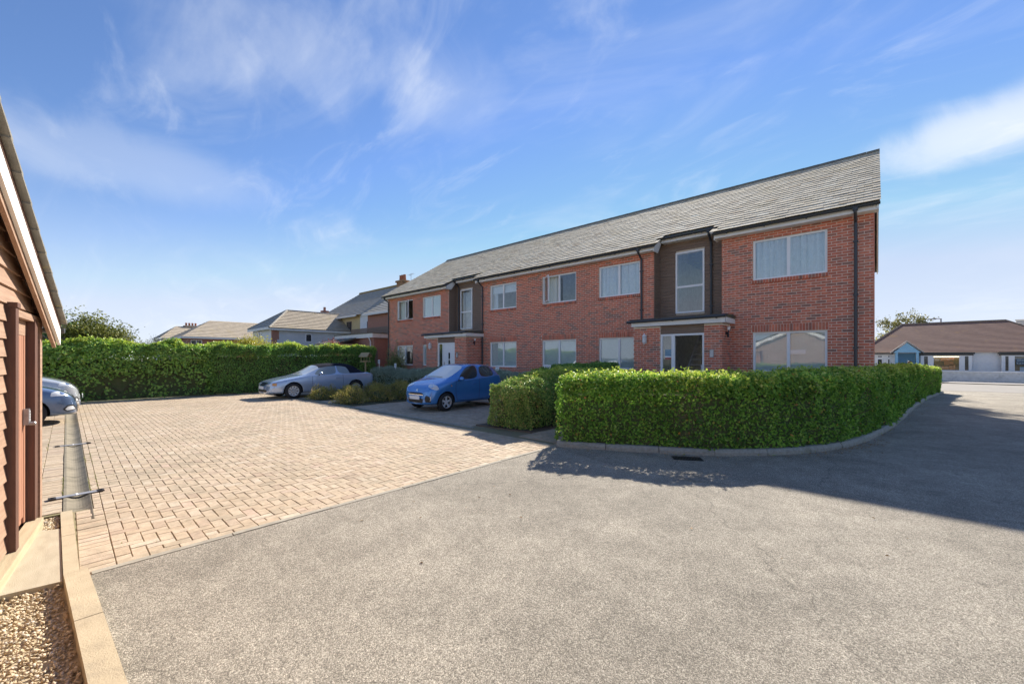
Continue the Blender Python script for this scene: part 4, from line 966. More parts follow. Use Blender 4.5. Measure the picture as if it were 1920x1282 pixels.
def hedge(name, label, path, w, h, n, size, mat, top=None, topz=.12, tilt=.75, z0=.05, bulge=.07, seed=1, rnd=.18, inset=.13, keepf=None, group=None, nst=14, aspect=.6, ends=True):
    path = np.asarray(path, float); t = thing(name, label, 'hedge' if 'hedge' in name else 'shrub', (0,0,0), 0, group)
    P, N3 = hedge_pts(path, w, h, n, z0, bulge, rnd, ends, seed)
    up_ = N3[:,2] > .4; Pu, Nu = P[up_], N3[up_]
    for lo_, hi_ in ((.03,.14),(.12,.26)):
        P = np.concatenate([P, Pu-np.c_[rng.normal(0,.03,(len(Pu),2)), rng.uniform(lo_,hi_,len(Pu))]]); N3 = np.concatenate([N3, Nu])
    sh_ = (N3[:,2] > .15) & (N3[:,2] < .95); P = np.concatenate([P, P[sh_]+rng.normal(0,.018,(sh_.sum(),3))]); N3 = np.concatenate([N3, N3[sh_]])
    if keepf is not None: k = keepf(P); P, N3 = P[k], N3[k]
    hmax = np.max(P[:,2]); q = MB()
    if top is not None:
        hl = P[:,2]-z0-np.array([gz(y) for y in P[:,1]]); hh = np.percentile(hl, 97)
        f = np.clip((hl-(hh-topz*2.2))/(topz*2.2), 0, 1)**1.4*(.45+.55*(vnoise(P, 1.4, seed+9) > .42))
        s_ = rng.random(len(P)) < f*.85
        dead = (~s_) & (vnoise(P, 1.7, seed+21) > .80) & (rng.random(len(P)) < .4)
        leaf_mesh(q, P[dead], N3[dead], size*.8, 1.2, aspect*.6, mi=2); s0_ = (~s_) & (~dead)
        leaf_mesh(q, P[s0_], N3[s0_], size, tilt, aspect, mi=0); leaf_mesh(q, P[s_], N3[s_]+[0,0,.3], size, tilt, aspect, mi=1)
        # shoots standing proud of the clipped top
        ti = np.where(s_)[0]; ti = ti[rng.random(len(ti)) < .25]
        PP = P[ti]+np.c_[rng.normal(0,.02,(len(ti),2)), rng.random(len(ti))*.075]
        leaf_mesh(q, PP, N3[ti], size, .9, aspect, mi=1)
        q.obj('foliage', [mat, top, DEAD], t)
    else:
        leaf_mesh(q, P, N3, size, tilt, aspect); q.obj('foliage', mat, t)
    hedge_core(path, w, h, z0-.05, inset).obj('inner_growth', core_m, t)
    if nst: stems(path, w, h if not callable(h) else 1., nst, seed).obj('stems', stem, t)
    return t
# the big clipped hedge sweeping round the corner of the flats
def wbig(t):
    return np.interp(t, [0,.20,.32,.42,.50,.60,1], [1.15,1.2,1.05,.62,.45,.62,.95])
def big_path():
    g = np.linspace(0,1,len(KP)); W = wbig(g); return KP+KN*(.10+W/2)[:,None]
bp = big_path()[1:-8]
hedge('clipped_hedge', 'large glossy green clipped hedge curving round the corner above the kerb', bp, wbig, lambda t: np.interp(t,[0,.08,1],[1.24,1.30,1.36]), 112000, .058, EU, EUT, .16, z0=.06, bulge=.085, seed=2, nst=30, inset=.10, rnd=.24)
# path-side hedge left of the big one
hp = crom([(-6.42,7.05),(-6.40,8.5),(-6.45,10),(-6.5,11.4)], .15)
hedge('side_hedge', 'mottled green hedge beside the path, next to the blue car', hp, lambda t: np.interp(t,[0,.3,1],[1.30,1.45,1.4]), lambda t: np.interp(t,[0,.12,.3,1],[.95,1.12,1.2,1.22]), 30000, .05, VAR, EUT, .10, bulge=.13, seed=3, rnd=.34, inset=.2)
hedge('box_hedge', 'dense mid green hedge against the brick wall by the porch', crom([(-9.7,12.55),(-8,12.5),(-6.85,12.5)], .15), 1.25, lambda t: np.interp(t,[0,.35,1],[1.16,1.30,1.42]), 17000, .05, GRN, None, bulge=.1, seed=4, rnd=.3)
hedge('sage_hedge', 'long silvery grey green low hedge in front of the flats', crom([(-21.6,12.25),(-18,12.2),(-14,12.2),(-9.3,12.3)], .2), .95, lambda t: 1.02+.05*np.sin(t*17), 34000, .055, SIL, None, bulge=.11, seed=5, rnd=.3, aspect=.42, tilt=.6)
hedge('brown_shrub', 'brownish straggly shrub between silver hedge and blue car', crom([(-13.9,11.75),(-13.2,11.8)], .1), .8, 1.0, 4200, .05, HEA, None, bulge=.16, seed=6, rnd=.35, aspect=.35)
# tall boundary hedge across the end of the car park
def bare(P):   # the bottom left of the boundary hedge is leafless
    f = np.clip((1.25-P[:,2])/.5, 0, 1)*np.clip((5.6-P[:,1])/2.2, 0, 1)*(.55+.6*vnoise(P,1.1,8))
    return rng.random(len(P)) > f*.93
hedge('boundary_hedge', 'tall leafy boundary hedge with bare stems at its foot, left part', crom([(-22.6,-6),(-22.6,0),(-22.6,4.3)], .25), 1.25, lambda t: 2.14+.05*np.sin(t*23), 30000, .10, IVY, EUT, .12, bulge=.22, seed=7, rnd=.3, inset=.34, keepf=bare, nst=70, aspect=.75)
hedge('boundary_hedge', 'tall dense green boundary hedge behind the silver convertible', crom([(-22.6,4.3),(-22.7,8),(-22.9,12.3)], .25), 1.25, lambda t: np.interp(t,[0,1],[2.14,2.28])+.05*np.sin(t*19), 36000, .075, GRN, EUT, .12, bulge=.17, seed=9, rnd=.3, inset=.22, nst=20)
# low heathers between the bays
def bush(x, y, r, h, n, label, mat=HEA, name='heather_bush', group='low heather bushes between the parking bays', size=.075, seed=0, asp=.22):
    t = thing(name, label, 'bush', (x,y,0), random.uniform(0,6), group)
    d_ = unit(rng.normal(size=(n,3))); d_[:,2] = np.abs(d_[:,2]); rr = .72+.38*rng.random(n)
    k = 1+.35*(vnoise(d_*2+seed, 1.6, seed+11)-.5)*2
    P = d_*np.array([r,r,h*.9])*(rr*k)[:,None]; P[:,2] += .02
    q = MB(); leaf_mesh(q, P*.93, d_, size, .6, asp, along=d_+[0,0,.55]); q.obj('foliage', mat, t)
    q = MB(); 
    V = []; 
    for j in range(6):
        ph = j/5*math.pi/2
        for i in range(12): V.append((r*.66*math.cos(ph)*math.cos(i*math.pi/6), r*.66*math.cos(ph)*math.sin(i*math.pi/6), .03+h*.66*math.sin(ph)))
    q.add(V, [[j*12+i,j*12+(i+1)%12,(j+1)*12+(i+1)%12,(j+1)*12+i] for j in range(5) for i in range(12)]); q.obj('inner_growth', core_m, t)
    q = MB()
    for i in range(9):
        a = i*.7; q.tube([(0,0,0),(r*.4*math.cos(a),r*.4*math.sin(a),h*.4),(r*.8*math.cos(a+.2),r*.8*math.sin(a+.2),h*.75)], [.012,.009,.004], 4)
    q.obj('stems', stem, t); return t
B1 = [(-16.5,6.95,.62,.52),(-16.55,8.1,.55,.50),(-16.6,9.2,.58,.55),(-16.6,10.4,.6,.6)]
B2 = [(-14.15,6.95,.55,.58),(-14.1,8.05,.55,.60),(-14.05,9.15,.55,.62),(-14.0,10.5,.55,.62)]
OR = ['nearest the camera','second from the front','third from the front','farthest back']
for i, b in enumerate(B1): bush(*b, 2600, 'low heather bush beside the convertible, '+OR[i], seed=i)
for i, b in enumerate(B2): bush(*b, 2600, 'low heather bush beside the blue car bay, '+OR[i], seed=i+5)
for x0, x1 in ((-17.1,-15.9),(-14.8,-13.3)):
    MB().box(x0,x1,6.53,11.6,-.03,.012).obj('planting_strip', M('mossy soil', (.10,.085,.045), .95, c2=(.075,.085,.03), ns=5, bump=.8, bs=30), kind='structure')
bush(-21.3,13.2,.75,2.5, 4200, 'tall thin shrub against the left end of the brick wall', OLV, 'wall_shrub', None, .07, 3, .5)

# ------------------------------------------------------------------ trees
def tree(name, label, loc, h, spread, trunk_h, mat, nleaf, size, levels=4, seed=0, bark=stem, gap=.0, asp=.5, clump=.35, flat=1., r0=.14, fork=3, group=None, cat='tree'):
    r_ = random.Random(seed); t = thing(name, label, cat, loc, 0, group); q = MB(); tips = []
    def grow(p, d, L, r, lv):
        pts = [p]; dd = d.copy()
        for k in range(3):
            dd = (dd+Vector((r_.gauss(0,.16), r_.gauss(0,.16), r_.gauss(.03,.08)))).normalized(); pts.append(pts[-1]+dd*L/3)
        q.tube(pts, [r, r*.9, r*.78, r*.66], 6 if lv > 2 else 4, cap=False)
        if lv <= 2: tips.extend(pts[1:])
        if lv == 0: return
        for k in range(fork if lv > 1 else fork+1):
            a = r_.uniform(0,6.28); s_ = r_.uniform(.45,1.0)*spread
            e = (dd+Vector((math.cos(a)*s_, math.sin(a)*s_, r_.uniform(-.15,.35)*flat))).normalized()
            grow(pts[r_.choice((2,3,3))], e, L*r_.uniform(.58,.82), r*.56, lv-1)
    grow(Vector((0,0,-.1)), Vector((r_.gauss(0,.06),r_.gauss(0,.06),1)).normalized(), trunk_h, r0, levels)
    zz = max(p.z for p in tips); sc = h/zz
    for i in range(len(q.v)): q.v[i] = q.v[i]*sc
    q.obj('trunk', bark, t)
    if nleaf:
        T = np.array([p[:] for p in tips])*sc; ix = rng.integers(0, len(T), nleaf)
        P = T[ix]+rng.normal(size=(nleaf,3))*clump*np.array([1,1,.7])
        if gap: k = vnoise(P, 1.6, seed) > gap; P = P[k]
        m = MB(); leaf_mesh(m, P, np.tile([0,0,.5], (len(P),1))+rng.normal(size=(len(P),3))*.5, size, .8, asp); m.obj('crown', mat, t)
    return t
tree('bare_tree', 'sparse wind-bent tree with pale bark behind the boundary hedge', (-31.5,-.2,0), 4.3, 1.0, 1.8, DRK, 2600, .13, 4, 21, pale_bark, .45, r0=.15, flat=.7, clump=.22)
tree('dark_evergreen', 'dark evergreen tree beside the shed at the far left', (-33,-1.9,0), 3.4, .7, 1.2, DRK, 9000, .14, 4, 22, stem, .3, clump=.3)
tree('dark_evergreen', 'dark evergreen between the bare tree and the yellow green bush', (-36,.4,0), 3.4, .8, 1.2, DRK, 9000, .15, 4, 29, stem, .3, clump=.35)
YG = leafmat('yellow green spray', [(0,(.12,.15,.03)),(.5,(.22,.24,.045)),(1,(.36,.36,.08))], rough=.6)
tree('yellow_green_tree', 'broad yellow green conifer behind the boundary hedge', (-33,1.6,0), 3.75, 1.0, 1.0, YG, 24000, .13, 4, 23, stem, .32, clump=.38, flat=.5)
tw = M('grey twigs', (.34,.30,.26), .9, c2=(.24,.2,.17), ns=10)
for i, (x, y, h, l) in enumerate([(-29.5,2.5,2.95,'leftmost'),(-30,3.7,2.95,'second from the left'),(-30,4.9,2.9,'third from the left'),(-30,6.0,2.85,'rightmost')]):
    tree('leafless_shrub', 'pale leafless twiggy shrub above the hedge, '+l, (x,y,0), h, .9, .75, OLV, 260, .06, 4, 40+i, tw, fork=4, r0=.035, clump=.1, group='leafless shrubs above the hedge', cat='shrub')
tree('golden_shrub', 'bright golden shrub above the hedge by the white house', (-25.3,7.05,0), 2.75, .8, .9, YEL, 5200, .085, 3, 50, stem, .2, clump=.22, r0=.05, cat='shrub')
tree('red_shrub', 'small red leaved shrub against the grey house wall', (-26.5,11.0,0), 2.85, .8, .9, RED, 2200, .08, 3, 51, stem, .2, clump=.16, r0=.04, cat='shrub')
BT = leafmat('spring leaf', [(0,(.16,.17,.05)),(.5,(.28,.27,.09)),(1,(.42,.40,.17))])
tree('budding_tree', 'tree with thin spring leaf rising behind the shop roof', (1.3,66,-.3), 7.2, .6, 3.0, BT, 4200, .26, 4, 61, pale_bark, .5, clump=.4, r0=.14)
tree('golden_bush', 'yellow flowering bush at the left end of the shop roof', (.75,62,-.3), 4.3, .9, 1.4, YEL, 6000, .22, 3, 62, stem, .2, clump=.5, cat='bush')
# unseen trees added behind the flats to shade the lower drive
for i, (x, y, h, l) in enumerate([(-3.7,29.0,8.4,'nearer'),(-4.2,34.5,9.2,'farther')]):
    tree('added_shade_tree', 'unseen leafy tree added behind the flats to shade the drive, the %s one' % l, (x,y,gz(y)), h, .30, 3.2, GRN, 15000, .26, 4, 70+i, stem, clump=.5, r0=.2, group='unseen trees added for shade')

# ------------------------------------------------------------------ cars
def paint(name, c, rough=.32):
    return M(name, c, rough, vary=.02, metal=.35, coat=1.0, spec=.5)
tyre_m = M('tyre rubber', (.022,.022,.024), .8, vary=.1)
rim_m = M('alloy', (.78,.79,.80), .3, metal=.25, vary=.03)
carglass = M('car glass', (.035,.04,.04), .03, spec=.8, ior=1.6, vary=.02)
painted_glare_m = M('windscreen with painted reflection', (.74,.75,.70), .06, spec=.8, ior=1.6, vary=.02)  # pale base colour stands in for sky reflected in the windscreen
lens_m = M('lamp lens', (.72,.75,.78), .12, vary=.12, ns=14, spec=.8, coat=1)
chrome = M('chrome', (.75,.76,.78), .12, metal=1, vary=.02)
plate_m = M('number plate', (.86,.87,.86), .4, vary=.02)
redlamp = M('red lamp', (.35,.02,.02), .15, coat=1)
amber = M('amber lens', (.70,.33,.05), .15, coat=1)
soft = M('soft top fabric', (.028,.03,.042), 1.0, bump=.2, bs=200, spec=.05)
well_m = M('wheel well', (.012,.012,.012), .9)
def car_shell(st, glass_side, screens, top_faces=(), wheels=(), rw=.3, W=.8, top_side=()):
    """st rows: xl,xb,xt,zb,zt,wl,wb,wt,zlo,hood(0/1). Lofted half sections, mirrored, subdivided, arches cut."""
    NS = len(st); G = []
    for (xl,xb,xt,zb,zt,wl,wb,wt,zlo,hood) in st:
        h = zt-zb
        r = [(xl,0,zlo),(xl,.78*wl,zlo),(xl,.965*wl,zlo+.07),(xl,wl,zlo+.58*(zb-zlo)),(xb,wb,zb)]
        if hood == 2: r += [(xb,wb-.008,zb+.012),(xt,wt+.035,zt-.125),(xt,.84*wt,zt-.03),(xt,0,zt)]
        elif hood: r += [(xb,.95*wb,zb+.42*h),(xt,wt,zb+.80*h),(xt,.55*wt,zb+.95*h),(xt,0,zt)]
        else: r += [(xb,wb-.008,zb+.012),(xt,wt+.02,zt-.055),(xt,.74*wt,zt-.008),(xt,0,zt)]
        G.append(r)
    V, ids = [], {}
    def vid(i, r, s):
        if r in (0,8): s = 1
        k = (i,r,s)
        if k not in ids: p = G[i][r]; ids[k] = len(V); V.append((p[0],p[1]*s,p[2]))
        return ids[k]
    F, MI = [], []
    for i in range(NS-1):
        for r in range(8):
            mi = 0
            if r == 5 and i in glass_side: mi = 1
            if r in (6,7) and i in screens: mi = 4
            if r in (6,7) and i in top_faces: mi = 2
            if r == 5 and i in top_side: mi = 2
            for s in (1,-1):
                q = [vid(i,r,s), vid(i,r+1,s), vid(i+1,r+1,s), vid(i+1,r,s)]
                F.append(q if s == 1 else q[::-1]); MI.append(mi)
    for i, fl_ in ((0,1),(NS-1,0)):
        for r in range(8):
            q = [vid(i,r,1), vid(i,r,-1), vid(i,r+1,-1), vid(i,r+1,1)]; q = [a for j,a in enumerate(q) if a not in q[:j]]
            F.append(q if fl_ else q[::-1]); MI.append(0)
    me = bpy.data.meshes.new('shell'); me.from_pydata(V, [], F); me.polygons.foreach_set('material_index', MI); me.update()
    for m in (well_m,)*5: me.materials.append(None)
    bm = bmesh.new(); bm.from_mesh(me); bmesh.ops.recalc_face_normals(bm, faces=bm.faces)
    cl = bm.edges.layers.float.new('crease_edge'); inv = {v: k for k, v in ids.items()}
    for e in bm.edges:
        a_, b_ = inv[e.verts[0].index], inv[e.verts[1].index]; w_ = 0
        ms = {f.material_index for f in e.link_faces}
        if len(ms) > 1: w_ = .75
        elif a_[1] == b_[1] == 4 and st[a_[0]][9] != 1: w_ = .45
        elif a_[1] == b_[1] == 4: w_ = .25
        elif a_[1] == b_[1] == 2: w_ = .4
        e[cl] = w_
    bm.to_mesh(me); bm.free()
    o = bpy.data.objects.new('shell', me); col.objects.link(o)
    md = o.modifiers.new('s','SUBSURF'); md.levels = 3; md.render_levels = 3
    cuts = []
    for wx in wheels:
        for s in (1,-1):
            c = MB(); n = 28; R_ = rw+.05
            ring = [(wx+R_*math.cos(2*math.pi*k/n), rw+R_*math.sin(2*math.pi*k/n)) for k in range(n)]
            y0, y1 = sorted((s*(W-.24), s*(W+.2))); c.prism(ring, y0, y1, 'y', 3)
            cm = c.mesh('cut'); bm = bmesh.new(); bm.from_mesh(cm); bmesh.ops.remove_doubles(bm, verts=bm.verts, dist=1e-5); bmesh.ops.recalc_face_normals(bm, faces=bm.faces); bm.to_mesh(cm); bm.free()
            for k in range(5): cm.materials.append(None)
            co = bpy.data.objects.new('cut', cm); col.objects.link(co); cuts.append(co)
            b = o.modifiers.new('b','BOOLEAN'); b.operation = 'DIFFERENCE'; b.object = co; b.solver = 'EXACT'
    dg = bpy.context.evaluated_depsgraph_get(); ev = o.evaluated_get(dg); m2 = bpy.data.meshes.new_from_object(ev)
    VV = np.array([v.co[:] for v in m2.vertices]); PF = [tuple(p.vertices) for p in m2.polygons]; PM = [p.material_index for p in m2.polygons]
    for x in cuts+[o]: bpy.data.objects.remove(x)
    bvh = BVHTree.FromPolygons([Vector(v) for v in VV], PF)
    return VV, PF, PM, bvh
def sub_mesh(name, VV, faces, mis=None):
    used = sorted({v for f in faces for v in f}); mp = {v: i for i, v in enumerate(used)}
    me = bpy.data.meshes.new(name); me.from_pydata([tuple(VV[v]) for v in used], [], [[mp[v] for v in f] for f in faces])
    me.polygons.foreach_set('use_smooth', np.ones(len(faces), bool))
    if mis: me.polygons.foreach_set('material_index', mis)
    me.update(); return me
def islands(faces):
    par = {}
    def fd(a):
        while par.setdefault(a,a) != a: par[a] = par[par[a]]; a = par[a]
        return a
    for f in faces:
        for v in f[1:]: par[fd(v)] = fd(f[0])
    g = {}
    for f in faces: g.setdefault(fd(f[0]), []).append(f)
    return list(g.values())
def patch(bvh, c, d, outline, off=.006, rings=4, up=(0,0,1), thick=0):
    """panel that follows the body: outline (u,v) about c, projected along d"""
    d = Vector(d).normalized(); c = Vector(c); u = Vector(up).cross(d).normalized(); v = d.cross(u)
    o = np.array(outline, float); o = np.concatenate([o, o[:1]]); L = np.concatenate([[0], np.cumsum(np.linalg.norm(np.diff(o, axis=0), axis=1))])
    n = 28; s = np.linspace(0, L[-1], n+1)[:-1]; o = np.stack([np.interp(s, L, o[:,k]) for k in (0,1)], 1); m = o.mean(0)
    V = []; 
    def hit(p):
        src = c-d*2+u*p[0]+v*p[1]; h = bvh.ray_cast(src, d, 4)
        return (h[0]+h[1]*off*(1 if h[1].dot(d) < 0 else -1)) if h[0] else c+u*p[0]+v*p[1]
    V.append(hit(m))
    for r in range(1, rings+1):
        for p in o: V.append(hit(m+(p-m)*r/rings))
    F = [[0,1+i,1+(i+1)%n] for i in range(n)]
    F = [list(f) for f in F]
    Q = [[1+(r-1)*n+i, 1+r*n+i, 1+r*n+(i+1)%n, 1+(r-1)*n+(i+1)%n] for r in range(1,rings) for i in range(n)]
    me = bpy.data.meshes.new('panel'); me.from_pydata([tuple(p) for p in V], [], F+Q); me.polygons.foreach_set('use_smooth', np.ones(len(F)+len(Q), bool)); me.update(); return me
def strip(bvh, pts, width, d, off=.004):
    d = Vector(d).normalized(); P = []
    for p in pts:
        h = bvh.ray_cast(Vector(p)-d*2, d, 4)
        P.append((h[0]-d*off) if h[0] else Vector(p))
    V, F = [], []
    for i, p in enumerate(P):
        t = (P[min(i+1,len(P)-1)]-P[max(i-1,0)]).normalized(); w = t.cross(d).normalized()*width/2
        V += [tuple(p-w), tuple(p+w)]
    F = [[2*i,2*i+1,2*i+3,2*i+2] for i in range(len(P)-1)]
    me = bpy.data.meshes.new('strip'); me.from_pydata(V, [], F); me.update(); return me
def ell(a, b, n=20, rot=0): return [(a*math.cos(t)*math.cos(rot)-b*math.sin(t)*math.sin(rot), a*math.cos(t)*math.sin(rot)+b*math.sin(t)*math.cos(rot)) for t in np.linspace(0,2*math.pi,n,endpoint=False)]
def wheel(par, x, y, r, side, spokes=5, wide=.17, fr=.66, dbl=False):
    s = side
    prof = [(r*fr,-wide/2),(r*.93,-wide/2),(r,-wide*.36),(r,wide*.36),(r*.93,wide/2),(r*fr,wide/2)]
    w = MB().lathe(prof, 32, 0, 'y', (x, y-s*wide/2, r)).obj('wheel', tyre_m, par, smooth=True)
    yo = y-s*.012; q = MB()
    q.lathe([(r*fr*.9,0),(r*fr*1.02,s*.004),(r*fr*1.02,-s*wide*.8),(r*fr*.9,-s*wide*.8)], 28, 0, 'y', (x,yo,r))
    q.lathe([(0,-s*.012),(r*.14,-s*.012),(r*.16,-s*.03)], 14, 0, 'y', (x,yo,r))
    for k in range(spokes):
        for dd in ((-.13,.13) if dbl else (0,)):
            a = 2*math.pi*k/spokes+dd+.3; Mx = Matrix.Translation((x,yo,r))@Matrix.Rotation(-a,4,'Y')
            wd = r*(.055 if dbl else .11)
            y0, y1 = sorted((-s*.022,-s*.05)); q.box(r*.1,r*fr*.95,y0,y1,-wd,wd,0,Mx)
    q.obj('rim', rim_m, w)
    MB().lathe([(0,-s*wide*.55),(r*fr,-s*wide*.55)], 20, 0, 'y', (x,yo,r)).obj('brake_disc', M('dark disc', (.03,.03,.03), .6), w)
painted_light_glass = M('car glass with painted light', (.22,.26,.26), .04, spec=.9, ior=1.7, vary=.1, ns=2)  # paler base paints in light seen through and reflected by these windows
def build_car(name, label, loc, rotz, st, glass_side, screens, wheels, rw, W, pm, top_faces=(), top_side=(), spokes=5, dbl=False, detail=None, sc=(1,1,1), sideglass=None):
    st = [tuple([a*sc[0] for a in s[:3]]+[s[3]*sc[2],s[4]*sc[2]]+[a*sc[1] for a in s[5:8]]+[s[8],s[9]]) for s in st]
    wheels = [w*sc[0] for w in wheels]; W = W*sc[1]
    VV, PF, PM, bvh = car_shell(st, glass_side, screens, top_faces, wheels, rw, W, top_side)
    t = thing(name, label, 'car', loc, rotz)
    fb = [(f,m) for f,m in zip(PF,PM) if m in (0,3)]
    body = link('body', sub_mesh('body', VV, [f for f,_ in fb], [1 if m == 3 else 0 for _,m in fb]), [pm, well_m], t)
    for f in islands([f for f,m in zip(PF,PM) if m == 1]): link('side_window', sub_mesh('side_window', VV, f), sideglass or carglass, t)
    for k, f in enumerate(islands([f for f,m in zip(PF,PM) if m == 4])):
        cx_ = np.mean([VV[v][0] for ff in f for v in ff]); link('windscreen' if cx_ < 2 else 'rear_window', sub_mesh('screen', VV, f), painted_glare_m if cx_ < 2 else carglass, t)
    for f in islands([f for f,m in zip(PF,PM) if m == 2]): link('soft_top', sub_mesh('soft_top', VV, f), soft, t)
    for wx in wheels:
        for s in (1,-1): wheel(t, wx, s*(W-.015), rw, s, spokes, dbl=dbl)
    if detail: detail(t, bvh, W)
    return t
# small five door hatchback; x runs from nose to tail
HAT = [(.00,.03,.06,.53,.60,.46,.46,.36,.22,1),(.07,.09,.12,.66,.73,.66,.62,.46,.20,1),(.24,.25,.28,.755,.845,.765,.73,.56,.19,1),(.50,.52,.54,.835,.935,.81,.775,.62,.19,1),
       (.82,.84,.80,.90,1.005,.815,.79,.66,.19,1),(1.02,.97,1.58,.915,1.415,.815,.79,.585,.19,0),(1.10,1.04,1.65,.92,1.43,.815,.79,.59,.19,0),(1.62,1.62,1.85,.94,1.46,.815,.79,.595,.19,0),
       (2.11,2.11,2.13,.965,1.467,.815,.79,.595,.19,0),(2.16,2.16,2.18,.968,1.467,.815,.79,.595,.19,0),(2.68,2.70,2.62,1.0,1.445,.815,.785,.59,.19,0),(2.84,2.92,2.80,1.04,1.425,.815,.78,.58,.19,0),
       (3.12,3.14,3.10,1.06,1.37,.80,.75,.55,.20,0),(3.30,3.32,3.27,1.0,1.07,.77,.70,.52,.22,1),(3.40,3.41,3.39,.84,.90,.70,.64,.50,.24,1),(3.44,3.44,3.43,.60,.66,.60,.56,.45,.26,1)]
def det_blue(t, bvh, W):
    add = lambda n, me, m, p=t: link(n, me, m, p)
    for s in (1,-1):
        hl = add('headlight', patch(bvh, (.30,s*.56,.735), (.72,-s*.62,-.32), ell(.185,.085,24,s*-.42)), lens_m)
        add('lamp_bowl', patch(bvh, (.27,s*.53,.73), (.72,-s*.62,-.32), ell(.05,.045), .009), chrome, hl)
        fo = add('fog_surround', patch(bvh, (.10,s*.55,.40), (.86,-s*.5,0), [(-.10,-.10),(.08,-.10),(.11,.0),(.07,.10),(-.03,.09),(-.11,-.02)]), black)
        add('running_light', strip(bvh, [(.12,s*.63,.34),(.12,s*.645,.40),(.12,s*.64,.47)], .018, (.8,-s*.6,0), .012), lens_m, fo)
        mr = MB(); mr.lathe([(0,-.10),(.05,-.085),(.072,0),(.06,.07),(0,.09)], 14, 0, 'y'); m_ = mr.obj('mirror', t.children[0].data.materials[0], t, smooth=True); m_.location = (1.12,s*(W+.10),.99); m_.scale = (.9,1,.95)
        MB().tube([(1.1,s*(W-.05),.93),(1.11,s*(W+.05),.95)], .02, 8).obj('mirror_arm', black, m_)
        m_.children[0].parent = t
        # shut lines, handle, sill line
        for pl in ([(1.0,s,.90),(.97,s,.7),(.98,s,.5),(1.05,s,.30)], [(2.0,s,.97),(2.0,s,.6),(1.98,s,.30)], [(1.05,s,.30),(1.5,s,.285),(1.95,s,.29),(2.4,s,.31)]):
            add('shut_line', strip(bvh, [Vector(pl[0]).lerp(Vector(pl[1]), .0)]+[Vector(a).lerp(Vector(b), k/4) for a,b in zip(pl[:-1],pl[1:]) for k in range(1,5)], .012, (0,-s,0), .002), black)
        hd = MB().box(1.74,1.90,-.012,.018,.80,.83).obj('door_handle', t.children[0].data.materials[0], t); hd.location = (0,s*(W-.004),0)
        hk = add('side_repeater', patch(bvh, (.80,s*.8,.78), (0,-s,0), ell(.028,.02)), amber)
        add('tail_light', patch(bvh, (3.3,s*.66,.85), (-.8,-s*.6,0), [(-.07,-.13),(.07,-.13),(.07,.13),(-.07,.13)]), redlamp)
    g1 = add('upper_grille', patch(bvh, (0,0,.545), (1,0,0), [(-.36,-.028),(.36,-.028),(.33,.03),(-.33,.03)], .006), black)
    add('chrome_bar', strip(bvh, [(0,y,.512) for y in np.linspace(-.38,.38,13)], .02, (1,0,0), .012), chrome, g1)
    add('lower_grille', patch(bvh, (0,0,.335), (1,0,0), [(-.36,-.07),(.36,-.07),(.40,.07),(-.40,.07)], .005), black)
    p = MB().box(-.012,-.002,-.26,.26,-.055,.055).obj('number_plate', plate_m, t); p.location = (-.02,0,.425)
    # twin chevron emblem
    for k in (0,1):
        add('bonnet_emblem', strip(bvh, [(0,-.055,.655+k*.035-.02),(0,0,.69+k*.035-.02),(0,.055,.655+k*.035-.02)], .018, (1,0,-.25), .01), chrome)
    add('wiper', strip(bvh, [(.80,.55,1.03),(.80,.1,1.035),(.80,-.35,1.03)], .022, (.6,0,-.8), .02), black)
    MB().tube([(1.5,.1,1.455),(1.42,.1,1.56)], .006, 6).obj('aerial', black, t)
blue_p = paint('blue metallic paint', (.07,.255,.62), .26)
build_car('blue_hatchback', 'small blue five door hatchback parked nose out in front of the flats', (-10.68,7.30,0), R(90), HAT, (6,7,9,10), (4,12), (.66,3.0), .283, .815, blue_p, spokes=5, detail=det_blue, dbl=False, sc=(.94,1,1))
# silver blue convertible with its fabric roof up
CAB = [(.00,.03,.08,.54,.60,.60,.58,.48,.22,1),(.10,.12,.16,.62,.685,.80,.76,.60,.20,1),(.34,.35,.36,.69,.765,.88,.84,.68,.19,1),(.9,.9,.9,.79,.865,.905,.875,.72,.19,1),
       (1.36,1.40,1.40,.865,.945,.91,.88,.74,.19,1),(1.68,1.56,2.08,.885,1.345,.91,.87,.60,.19,2),(1.76,1.64,2.15,.89,1.362,.91,.87,.60,.19,2),(2.35,2.35,2.45,.92,1.415,.91,.87,.61,.19,2),
       (2.82,2.82,2.80,.93,1.43,.91,.87,.62,.19,2),(2.85,2.85,2.84,.93,1.43,.91,.87,.62,.19,2),(3.36,3.42,3.34,.945,1.415,.91,.87,.63,.19,2),(3.66,3.70,3.68,.955,1.375,.91,.87,.63,.19,2),
       (4.00,4.05,4.02,.962,1.18,.91,.86,.63,.19,2),(4.20,4.23,4.24,.962,1.01,.905,.86,.68,.2,1),(4.48,4.48,4.48,.95,.985,.89,.84,.66,.2,1),(4.62,4.63,4.62,.91,.95,.82,.78,.62,.22,1),(4.72,4.72,4.71,.66,.72,.72,.70,.58,.26,1)]
